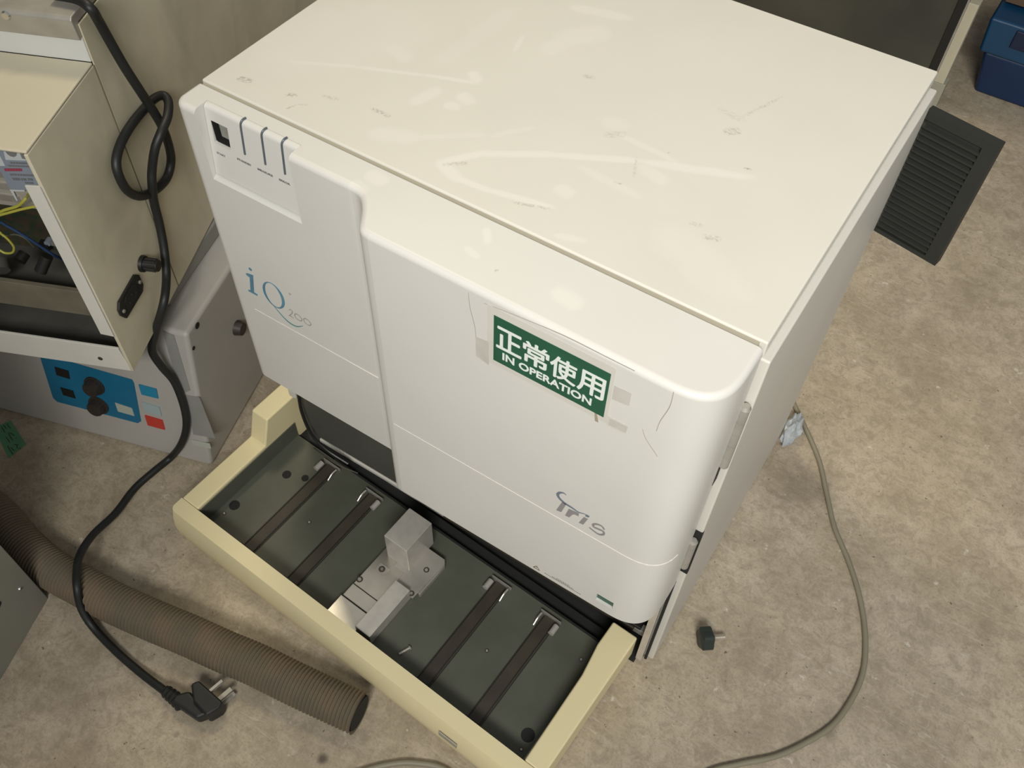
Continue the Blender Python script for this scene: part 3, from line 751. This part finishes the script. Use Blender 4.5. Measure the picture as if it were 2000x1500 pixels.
# raised rear housing: white front, metal channel on top
bm = bmesh.new(); add_box(bm, AF, UL, -.0013, .1373, .150, .5795, .606); finish('housing_front', bm, white_paint, CA, .0008, 2, label='white painted upper front strip')
bm = bmesh.new()
prism(bm, [AF(UL, v, zz) for v, zz in ((.1330, .6055), (.1310, .6270), (.1340, .6300), (.30, .6300), (.30, .6200), (.1420, .6200), (.1420, .6055))], AF.U*(-UL-.0013))
finish('top_channel', bm, dull_metal, CA, .0012, 2, label='bare metal channel along the top')
P = AF(-.0920+.035, .1312, .6165)
bm = bmesh.new(); cyl(bm, onn(12, 30, AF(0, .131, 0), AF.V), Vector([float(t) for t in onn(12, 30, AF(0, .131, 0), AF.V)])-AF.V*.002, .0045, .0035, n=20)
finish('screw', bm, shiny, CA, smooth=True)
bm = bmesh.new(); add_box(bm, AF, UL, -.007, .30, .60, .606, .6195); finish('rear_top_plate', bm, beige_top, CA)
# inside of the case
bm = bmesh.new()
add_box(bm, AF, UL, -.0045, .165, .168, .267, .5765)
add_box(bm, AF, -.0062, -.0046, .004, .165, .267, .5760)
finish('inner_wall', bm, inner_grey, CA)
box('inner_shelf', inner_grey, CA, AF, UL, -.0065, .040, .164, .318, .322, .0006, seg=2)
bm = bmesh.new(); add_box(bm, AF, UL, -.0065, .034, .040, .312, .352); finish('shelf_bracket', bm, mat('bracket_beige', (0.20, 0.175, 0.125), 0.5, var=0.3), CA, .0006, 2)
box('circuit_board', pcb, CA, AF, -.30, -.020, .110, .113, .330, .470)
for i in range(46):
    u, zz = random.uniform(-.26, -.03), random.uniform(.335, .455)
    s = random.uniform(.003, .009); h = random.uniform(.003, .012)
    if i % 3:
        bm = bmesh.new(); add_box(bm, AF, u, u+s*1.6, .110-h, .110, zz, zz+s)
        finish('board_component', bm, random.choice((black, slot_brown, dull_metal, pan_grey, pcb)), CA)
    else:
        bm = bmesh.new(); cyl(bm, AF(u, .110, zz), AF(u, .110-h, zz), s*.6, n=12)
        finish('board_component', bm, random.choice((black, label_blue, dull_metal)), CA, smooth=True)
def A_at(px, py, v): return Vector([float(t) for t in onn(px, py, AF(0, v, 0), AF.V)])
bm = bmesh.new(); cyl(bm, A_at(92, 500, .055), A_at(79, 530, .045), .0065, n=20); CP = finish('capacitor', bm, black, CA, smooth=True)
bm = bmesh.new(); p1 = A_at(79, 530, .045); dd = (A_at(79, 530, .045)-A_at(92, 500, .055)).normalized(); cyl(bm, p1, p1+dd*.0006, .0050, n=20); finish('capacitor_end', bm, label_white, CP)
bm = bmesh.new(); cyl(bm, A_at(48, 495, .07), A_at(38, 510, .06), .0065, n=18); finish('capacitor', bm, black, CA, smooth=True)
bm = bmesh.new(); cyl(bm, A_at(-6, 510, .06), A_at(-2, 530, .05), .012, n=18); finish('capacitor', bm, inner_grey, CA, smooth=True)
# power supply with its label
PS = box('power_supply', metal_mat, CA, AF, -.22, -.012, .045, .105, .462, .566, .001, seg=2)
bm = bmesh.new()
for k in range(5): add_box(bm, AF, -.22+0, -.072+k*.0, .0435-.0001*k, .045, .470+k*.016, .478+k*.016)
finish('heat_sink', bm, dull_metal, CA)
PL = AF(0, .0435, 0)
lq = lambda x, y: onn(x/12.5, 280+y/12.5, PL, AF.V)
nrm = -AF.V
bm = bmesh.new(); flat(bm, [lq(*p) for p in ((-250, 170), (545, 200), (980, 1075), (610, 1130), (240, 1110), (0, 620), (-250, 560))], nrm, .0006); finish('rating_label', bm, label_blue, PS, label='pale blue-grey rating label')
PL2 = PL-AF.V*.0007; lq2 = lambda x, y: onn(x/12.5, 280+y/12.5, PL2, AF.V)
bm = bmesh.new()
flat(bm, [lq2(*p) for p in ((90, 195), (540, 195), (640, 420), (140, 400))], nrm, .0002)
flat(bm, [lq2(*p) for p in ((-250, 300), (0, 300), (130, 550), (-250, 540))], nrm, .0002)
flat(bm, [lq2(*p) for p in ((240, 1125), (600, 1140), (610, 1175), (330, 1170), (440, 1400), (400, 1400))], nrm, .0002)
finish('label_white_area', bm, label_white, PS)
PL3 = PL2-AF.V*.0003; lq3 = lambda x, y: onn(x/12.5, 280+y/12.5, PL3, AF.V)
bm = bmesh.new()
flat(bm, [lq3(*p) for p in ((130, 190), (420, 195), (400, 300), (340, 335), (250, 310), (180, 260))], nrm, .0002)
flat(bm, [lq3(*p) for p in ((470, 195), (545, 210), (620, 385), (540, 370))], nrm, .0002)
for (x0, y0, x1, h) in ((240, 455, 650, 40), (190, 530, 700, 34), (235, 740, 810, 44), (290, 840, 470, 58), (500, 850, 620, 55), (660, 850, 780, 55), (600, 940, 800, 44)):
    x = x0
    while x < x1:
        w = random.uniform(22, 52); xe = min(x+w, x1); sh = (x-x0)*.04
        flat(bm, [lq3(x, y0+sh), lq3(xe, y0+sh), lq3(xe+h*.5, y0+h+sh), lq3(x+h*.5, y0+h+sh)], nrm, .0002); x += w+14
finish('label_print', bm, print_dark, PS)
bm = bmesh.new(); x = 100
while x < 480:
    w = random.uniform(40, 60); flat(bm, [lq3(x, 610), lq3(x+w, 612), lq3(x+w+20, 680), lq3(x+20, 676)], nrm, .0002); x += w+12
finish('label_print', bm, red_print, PS, label='row of red print')
def wire(pts, r, m, v):
    bm = bmesh.new(); tube(bm, spline([A_at(x, y, vv) for x, y, vv in pts], 6), r, 8); return finish('wire', bm, m, CA, smooth=True)
wire([(-120, 440, .03), (-15, 418, .03), (10, 410, .03), (35, 402, .03), (50, 388, .032), (58, 375, .05)], .0016, yellow_wire, .03)
wire([(-120, 452, .028), (-15, 424, .028), (15, 416, .028), (45, 408, .028), (75, 402, .03)], .0014, yellow_wire, .03)
wire([(-110, 440, .04), (-12, 452, .04), (4, 458, .04), (18, 470, .04), (27, 483, .04), (24, 493, .04), (10, 494, .04), (-4, 486, .04), (-14, 478, .04), (-110, 470, .04)], .0013, yellow_wire, .04)
wire([(-120, 425, .05), (-12, 432, .05), (15, 442, .05), (50, 462, .05), (80, 482, .052), (105, 498, .056), (125, 508, .07)], .0015, blue_wire, .05)
wire([(5, 462, .05), (30, 458, .05), (50, 466, .05), (66, 482, .055)], .0010, pan_grey, .05)
# power inlet and fuse holder on the side
def S(v, z, out=0.0): return AF(.0004+out, v, z)
bm = bmesh.new()
pl = [(.018, .341), (.024, .330), (.067, .328), (.073, .334), (.0725, .350), (.066, .357), (.024, .357), (.018, .350)]
prism(bm, [S(v, zz) for v, zz in pl], AF.U*.003); INL = finish('power_inlet', bm, black, CA, .0006, 2)
bm = bmesh.new(); pl2 = [(.031, .335), (.060, .334), (.060, .349), (.055, .353), (.036, .353), (.031, .349)]
prism(bm, [S(v, zz, .003) for v, zz in pl2], AF.U*.0008); finish('socket', bm, black_soft, INL)
for v, zz in ((.038, .341), (.046, .346), (.054, .341)):
    bm = bmesh.new(); cyl(bm, S(v, zz, .0036), S(v, zz, .0046), .0010, n=8); finish('contact_pin', bm, knob_brown, INL)
for v in (.0235, .0680):
    bm = bmesh.new(); cyl(bm, S(v, .343, .003), S(v, .343, .0042), .0022, n=12); finish('mounting_screw', bm, dull_metal, INL)
bm = bmesh.new(); cyl(bm, S(.0880, .352), S(.0880, .352, .004), .0100, .0094, n=24); FU = finish('fuse_holder', bm, black, CA, smooth=True)
bm = bmesh.new(); cyl(bm, S(.0880, .352, .004), S(.0880, .352, .0200), .0074, .0068, n=24)
for i in range(10):
    t = 2*math.pi*i/10; pp = S(.0880+.0071*math.cos(t), .352+.0071*math.sin(t), .005); cyl(bm, pp, pp+AF.U*.013, .0009, n=6)
finish('fuse_cap', bm, black, FU, smooth=True)

# ------------------------------------------------------------------ grey unit with blue control panel underneath
CF = Frame((-.09, -.0924, 0), 16.9)
CU = empty('control_unit', 'low grey unit with blue control panel and red button, below the beige case', 'instrument', CF(-.2, .2, 0))
bm = bmesh.new()
tp = math.tan(math.radians(12))
prof = [(0, .004), (.235*tp, .235), (.46, .237), (.46, .004)]
prism(bm, [CF(-.50, v, zz) for v, zz in prof], CF.U*.500)
finish('unit_body', bm, unit_grey, CU, .006, 4)
# raised ribs on the top beside the case
box('top_riser', unit_trim, CU, CF, -.48, -.040, .085, .44, .2365, .2608, .003)
CT = Frame((-.09, -.0924, 0), 16.9, tilt=12)
PC = np.array(CT(0, -.0006, 0)); PN = np.array(CT.V)
cq = lambda x, y, off=0.0: onn(x, y, PC-PN*off, PN)
def decal(name, pts, m, parent, off=0.0, th=.0008, label=None, bevel=0.0):
    bm = bmesh.new(); flat(bm, [cq(x, y, off) for x, y in pts], tuple(-CT.V), th); return finish(name, bm, m, parent, bevel, label=label)
CPN = decal('control_panel', [(80, 690), (258, 741), (262, 748), (276, 822), (270, 826), (112, 784), (104, 776), (80, 700)], panel_blue, CU, label='blue control panel')
decal('display_window', [(107, 716), (134, 724), (137, 740), (111, 732)], black, CPN, .0009)
decal('display_window', [(118, 756), (143, 763), (148, 778), (124, 771)], black, CPN, .0009)
decal('panel_label', [(225, 786), (258, 797), (263, 812), (231, 803)], label_cream, CPN, .0009, label='pale rectangular label')
decal('push_button', [(272, 750), (306, 759), (310, 777), (278, 769)], button_blue, CU, .0, .002, label='light blue button')
decal('push_button', [(278, 784), (312, 794), (317, 811), (284, 802)], button_pale, CU, .0, .002, label='pale grey-blue button')
decal('push_button', [(284, 810), (318, 820), (323, 838), (290, 829)], button_red, CU, .0, .002, label='red button')
decal('side_trim', [(362, 771), (390, 776), (421, 856), (378, 848)], unit_trim, CU, .0, .0005)
decal('side_trim', [(318, 646), (340, 655), (372, 762), (352, 770)], unit_trim, CU, .0, .0005)
decal('maker_badge', [(373, 858), (410, 866), (413, 876), (376, 868)], label_cream, CU, .0006, .0008)
for x, y in ((182, 754), (190, 792)):
    P = Vector([float(t) for t in cq(x+4, y-2)]); nn = -CT.V
    bm = bmesh.new(); cyl(bm, P, P+nn*.003, .0150, n=28); cyl(bm, P+nn*.003, P+nn*.013, .0115, .0105, n=20)
    for i in range(14):
        t = 2*math.pi*i/14; e1 = CT.U*math.cos(t)+CT.Z*math.sin(t); cyl(bm, P+nn*.004+e1*.0112, P+nn*.012+e1*.0104, .0012, n=6)
    finish('control_knob', bm, knob_brown, CU, smooth=True)
for x, y, r in ((385, 636, .0045), (378, 680, .0028)):
    P = Vector([float(t) for t in onn(x, y, CF(0.0002, 0, 0), CF.U)])
    bm = bmesh.new(); cyl(bm, P, P+CF.U*.0006, r, n=18); finish('vent_hole', bm, black_soft, CU)
P = Vector([float(t) for t in onn(462, 640, CF(0.0002, 0, 0), CF.U)])
bm = bmesh.new(); cyl(bm, P, P+CF.U*.010, .011, .009, n=20); finish('rubber_bumper', bm, knob_brown, CU, smooth=True)

# ------------------------------------------------------------------ grey cabinet at the lower left corner
GC0 = onz(95, 1168); GC1 = onz(0, 1330)
gy = math.degrees(math.atan2(GC0[1]-GC1[1], GC0[0]-GC1[0]))
GF = Frame((GC0[0], GC0[1], 0), gy)
GC = empty('grey_cabinet', 'plain grey metal cabinet with one screw, at the lower left corner beside the hose', 'cabinet', GF(-.15, .1, 0))
bm = bmesh.new(); prism(bm, [GF(0, 0, 0), GF(-.40, 0, 0), GF(-.40, 0, .80), GF(-.0, 0, .80)], GF.V*.22)  # unseen upper height added so the cabinet blocks ambient light
finish('cabinet_shell', bm, mat('cabinet_grey', (0.27, 0.265, 0.22), 0.5, var=0.08, scale=8), GC, .0015, 2)
GN = np.array(GF.V)
P = Vector([float(t) for t in onn(39, 1150, GF(0, 0, 0), GN)])
bm = bmesh.new(); cyl(bm, P, P-GF.V*.0015, .0028, .002, n=14); finish('screw', bm, shiny, GC, smooth=True)
P = Vector([float(t) for t in onn(2, 1182, GF(0, 0, 0), GN)])
bm = bmesh.new(); prism(bm, [P+GF.U*a+Vector((0, 0, b)) for a, b in ((-.012, -.003), (.002, .002), (.003, .006), (-.012, .002))], -GF.V*.0005); finish('vent_slot', bm, black_soft, GC)

# ------------------------------------------------------------------ corrugated hose
hp = [(-60, 960), (0, 1010), (37, 1054), (73, 1090), (110, 1117), (165, 1147), (220, 1176), (293, 1209), (367, 1240), (440, 1273), (500, 1298), (575, 1335), (650, 1370), (703, 1394)]
ctr = spline([Vector([float(t) for t in onz(x, y, .0255)]) for x, y in hp], 30)
# resample evenly so the ribs are regular
Ls = [0]
for i in range(1, len(ctr)): Ls.append(Ls[-1]+(ctr[i]-ctr[i-1]).length)
per, sub = .0048, 6
nn_ = int(Ls[-1]/per)*sub; res_pts = []; j = 0
for i in range(nn_+1):
    s = Ls[-1]*i/nn_
    while j < len(Ls)-2 and Ls[j+1] < s: j += 1
    t = (s-Ls[j])/max(Ls[j+1]-Ls[j], 1e-9); res_pts.append(ctr[j].lerp(ctr[j+1], t))
HS = empty('corrugated_hose', 'thick brown-grey corrugated hose lying across the floor at lower left', 'hose', res_pts[nn_//2]-Vector((0, 0, .0255)))
bm = bmesh.new(); tube(bm, res_pts, lambda i, m: 0.0232+.0018*math.cos(2*math.pi*i/sub), 36, cap=False)
finish('hose_wall', bm, hose_mat, HS, smooth=True, angle=80)
bm = bmesh.new(); d = (res_pts[-1]-res_pts[-3]).normalized(); tube(bm, res_pts[-40:], lambda i, m: .0205, 30, cap=True); finish('hose_bore', bm, black_soft, HS, smooth=True)

# ------------------------------------------------------------------ black power cord with plug
def on_side(x, y, off): return Vector([float(t) for t in onn(x, y, AF(off, 0, 0), AF.U)])
def on_ctl(x, y, off): return Vector([float(t) for t in onn(x, y, CT(0, -off, 0), CT.V)])
r_c = .0050
path = [A_at(90, -20, .16), A_at(140, -4, .150)]
path = [Vector([float(t) for t in onz(100, -12, .637)]), Vector([float(t) for t in onz(150, -2, .637)]), Vector([float(t) for t in onz(178, 18, .634)])]
path += [on_side(x, y, o) for x, y, o in (
    (192, 40, .010), (212, 76, .008), (243, 130, .012), (272, 175, .016), (300, 218, .018), (318, 250, .018), (330, 285, .014), (334, 315, .009), (326, 347, .006), (305, 370, .0056), (275, 383, .0058), (250, 373, .008),
    (233, 345, .009), (227, 315, .008), (236, 280, .007), (257, 243, .007), (284, 210, .0065), (304, 191, .009), (320, 187, .014), (329, 200, .022), (327, 228, .030), (315, 258, .030), (303, 290, .024), (297, 330, .016), (297, 360, .013), (301, 395, .007), (312, 440, .006), (321, 490, .008), (325, 540, .012), (320, 590, .018))]
path += [on_ctl(x, y, o) for x, y, o in ((303, 650, .03), (297, 685, .03), (315, 715, .02), (340, 745, .010), (358, 790, .008), (364, 830, .008), (355, 865, .009))]
path += [Vector([float(t) for t in onz(x, y, zz)]) for x, y, zz in ((335, 892, .007), (300, 921, .0054), (262, 955, .0054), (225, 1003, .012), (182, 1044, .030), (157, 1082, .052), (150, 1115, .0565), (151, 1150, .0545), (160, 1190, .030), (185, 1228, .010), (230, 1275, .006), (280, 1318, .007), (325, 1352, .012))]
CORD = empty('power_cord', 'black power cord looped over the beige case, its plug lying on the floor', 'power cord', path[-4]*1.0)
bm = bmesh.new(); tube(bm, spline(path, 8), r_c, 14); finish('cord', bm, rubber, CORD, smooth=True)
# plug: strain relief, elbow body, three blades
p0 = Vector([float(t) for t in onz(322, 1348, .012)]); p1 = Vector([float(t) for t in onz(352, 1372, .013)]); d = (p1-p0).normalized()
bm = bmesh.new(); n = 30; pts = [p0+(p1-p0)*1.15*i/n for i in range(n+1)]
tube(bm, pts, lambda i, m: .0062+.0022*i/m+(.0012 if (i//3) % 2 else 0), 16)
PG = finish('plug', bm, rubber, CORD, smooth=True, angle=50)
P = p1+d*.001; s = Vector((0, 0, 1)).cross(d).normalized()
pd = Vector([float(t) for t in (onz(437, 1335, .02)-onz(405, 1362, .02))]).normalized()     # way the blades point
pd.z = 0; pd.normalize()
f1 = Vector([float(t) for t in onz(385, 1415, .012)])
poly = [onz(x, y, .003) for x, y in ((350, 1366), (378, 1359), (402, 1388), (414, 1404), (392, 1414), (342, 1380))]
bm = bmesh.new(); prism(bm, [Vector([float(t) for t in p]) for p in poly], (0, 0, .020)); finish('plug_elbow', bm, rubber, PG, .004, 3)
poly = [onz(x, y, .0015) for x, y in ((383, 1350), (398, 1343), (445, 1385), (438, 1397), (413, 1412), (388, 1385))]
bm = bmesh.new(); prism(bm, [Vector([float(t) for t in p]) for p in poly], (0, 0, .027)); finish('plug_head', bm, rubber, PG, .003, 3)
fc = [(onz(410, 1351, .023), 1), (onz(427, 1366, .016), 0), (onz(434, 1374, .006), 0)]
ang = pd
for k, (P, v) in enumerate(fc):
    P = Vector([float(t) for t in P]); e = P+ang*.019
    bm = bmesh.new(); w = ang.cross(Vector((0, 0, 1)))*(.0028 if k else .0018); h = Vector((0, 0, .0009 if k else .0030))
    prism(bm, [P-w-h, P+w-h, P+w+h, P-w+h], ang*.018)
    finish('plug_blade', bm, dull_metal, PG, .0004, 2)

# ------------------------------------------------------------------ thin grey cable at right
cp = [(1545, 775), (1552, 792), (1575, 840), (1600, 900), (1615, 965), (1630, 1030), (1655, 1090), (1675, 1150), (1688, 1215), (1690, 1280), (1681, 1328), (1656, 1378), (1624, 1418), (1575, 1450), (1515, 1477), (1445, 1492), (1380, 1510), (1300, 1560), (1220, 1640), (1100, 1680), (960, 1600), (880, 1510), (810, 1490), (750, 1495), (680, 1515), (620, 1540)]
bm = bmesh.new(); tube(bm, spline([Vector([float(t) for t in onz(x, y, .0036)]) for x, y in cp], 10), .0035, 12)
o = finish('signal_cable', bm, cable_grey, smooth=True); o['label'] = 'thin grey cable curving over the floor to the right of the analyzer'; o['category'] = 'cable'

# thumb screw
KN = empty('thumb_screw', 'black plastic knob with short metal thread lying on the floor', 'thumb screw', [float(t) for t in onz(1378, 1262)])
P = Vector([float(t) for t in onz(1380, 1250, .009)]); Q = Vector([float(t) for t in onz(1407, 1248, .007)]); d = (Q-P).normalized()
ax = d; u1 = ax.orthogonal().normalized(); u2 = ax.cross(u1)
bm = bmesh.new()
A = P-ax*.010; Bp = P+ax*.005
pr = lambda c, s: [c+(u1*math.cos(t)+u2*math.sin(t))*(s*(1+.10*math.cos(5*t))) for t in (2*math.pi*i/40 for i in range(40))]
rings = [pr(A, .0118), pr(A+ax*.0012, .0136), pr(Bp-ax*.0012, .0136), pr(Bp, .0118)]
vr = [[bm.verts.new(p) for p in r] for r in rings]
for i in range(3):
    for k in range(40): bm.faces.new((vr[i][k], vr[i][(k+1) % 40], vr[i+1][(k+1) % 40], vr[i+1][k]))
bm.faces.new(vr[0][::-1]); bm.faces.new(vr[-1])
cyl(bm, Bp, Bp+ax*.003, .006, .005, n=20)
lo = min(v.co.z for v in bm.verts)
bmesh.ops.translate(bm, verts=bm.verts, vec=(0, 0, -lo))
finish('knob', bm, mat('knob_green_black', (0.022, 0.03, 0.026), 0.4), KN, smooth=True, angle=40)
bm = bmesh.new(); n = 42; s0 = Bp+ax*.002+Vector((0, 0, -lo)); tube(bm, [s0+ax*.017*i/n for i in range(n+1)], lambda i, m: .0019+.0005*math.cos(i*2*math.pi/4), 12)
finish('thread', bm, metal_mat, KN, smooth=True, angle=60)

# crumpled plastic scrap behind the right rear corner
bm = bmesh.new()
bmesh.ops.create_icosphere(bm, subdivisions=3, radius=1.0)
cc = Vector([float(t) for t in onz(1536, 826, .016)])
rnd = random.Random(3)
for v in bm.verts:
    k = 1+.22*math.sin(v.co.x*7+1)*math.cos(v.co.y*6)+rnd.uniform(-.10, .10)
    v.co = Vector((v.co.x*.013*k, v.co.y*.030*k, v.co.z*.012*k))
    v.co += cc+Vector((.011, -.004, 0))
lo = min(v.co.z for v in bm.verts)
bmesh.ops.translate(bm, verts=bm.verts, vec=(0, 0, -lo+.0002))
o = finish('plastic_scrap', bm, bag); o['label'] = 'crumpled whitish plastic scrap on the floor by the analyzer where the grey cable starts'; o['category'] = 'plastic scrap'

# green note on the floor at the left
NQ = [onz(*p) for p in ((-12, 836), (21, 822), (51, 868), (17, 895))]
bm = bmesh.new(); prism(bm, [Vector((float(p[0]), float(p[1]), .0003)) for p in NQ], (0, 0, .0004))
NT = finish('sticky_note', bm, paper_green); NT['label'] = 'small green paper note with writing on the floor at the left edge'; NT['category'] = 'note'
bm = bmesh.new()
nz = lambda x, y: Vector([float(t) for t in onz(x/10.72, 780+y/10.72, .0008)])
for s in (((30, 570), (60, 620), (100, 690)), ((75, 540), (130, 610)), ((150, 510), (180, 560), (225, 610)), ((180, 700), (220, 790), (270, 860)), ((120, 790), (180, 860), (205, 910)), ((215, 700), (300, 760)), ((330, 820), (345, 800)), ((290, 950), (390, 950)), ((350, 960), (365, 1030)), ((160, 970), (200, 1050), (270, 1150)), ((230, 1010), (300, 1080)), ((410, 1010), (430, 1040))):
    stroke(bm, [nz(*p) for p in s], [.0010, .0010], (0, 0, 1), .0001, per=2)
finish('handwriting', bm, ink, NT)

# ------------------------------------------------------------------ things beyond the analyzer
SCN = empty('display_cabinet', 'dark glass fronted cabinet with black edge and cream side post, behind the analyzer', 'cabinet', (.1, 1.45, 0))
YS = 1.30
box('glass_front', glass_dark, SCN, WORLD, -.55, .4640, YS, YS+.012, .02, .42)
box('black_edge', black, SCN, WORLD, .4640, .4788, YS-.006, YS+.012, .0, .42, .001)
box('grey_edge', dull_metal, SCN, WORLD, .4788, .4815, YS-.003, YS+.012, .0, .42)
box('side_post', mat('cream_post', (0.50, 0.46, 0.34), 0.5, var=0.06), SCN, WORLD, .4816, .5000, YS, YS+.03, .060, .2235, .001)
box('lower_post', mat('lower_post_grey', (0.33, 0.32, 0.25), 0.5), SCN, WORLD, .4816, .5050, YS, YS+.03, .0, .0595, .001)  # lower stretch of the post, in a greyer tone
box('cabinet_back', black_soft, SCN, WORLD, -.55, .4780, YS+.013, YS+.30, .0, .42)
CR = empty('plastic_crate', 'dark blue plastic crate on the floor at the top right corner', 'crate', (.75, 1.55, 0))
bm = bmesh.new()
def frus(bm, x0, x1, y0, y1, z0, z1, fl):
    a = [(x0, y0, z0), (x1, y0, z0), (x1, y1, z0), (x0, y1, z0)]; k = fl
    b2 = [(x0-k, y0-k, z1), (x1+k, y0-k, z1), (x1+k, y1+k, z1), (x0-k, y1+k, z1)]
    va = [bm.verts.new(p) for p in a]; vb = [bm.verts.new(p) for p in b2]
    bm.faces.new(va[::-1]); bm.faces.new(vb)
    for i in range(4): bm.faces.new((va[i], va[(i+1) % 4], vb[(i+1) % 4], vb[i]))
frus(bm, .552, 1.05, 1.412, 1.75, .0, .095, .016)
finish('crate_base', bm, crate_blue, CR, .008, 3)
bm = bmesh.new(); frus(bm, .528, 1.07, 1.388, 1.77, .0955, .168, .006)
finish('crate_rim', bm, mat('crate_blue_upper', (0.006, 0.055, 0.13), 0.4, var=0.2, scale=8), CR, .006, 3)
bm = bmesh.new(); add_box(bm, WORLD, .575, .74, 1.380, 1.3865, .125, .1600); finish('handle_recess', bm, crate_dark, CR, .002, 2)
bm = bmesh.new(); add_box(bm, WORLD, .53, 1.15, 1.44, 1.85, .1745, .200)
o = finish('board', bm, wood, None, .001, 2); o['label'] = 'brown board lying on top of the blue crate'; o['category'] = 'board'
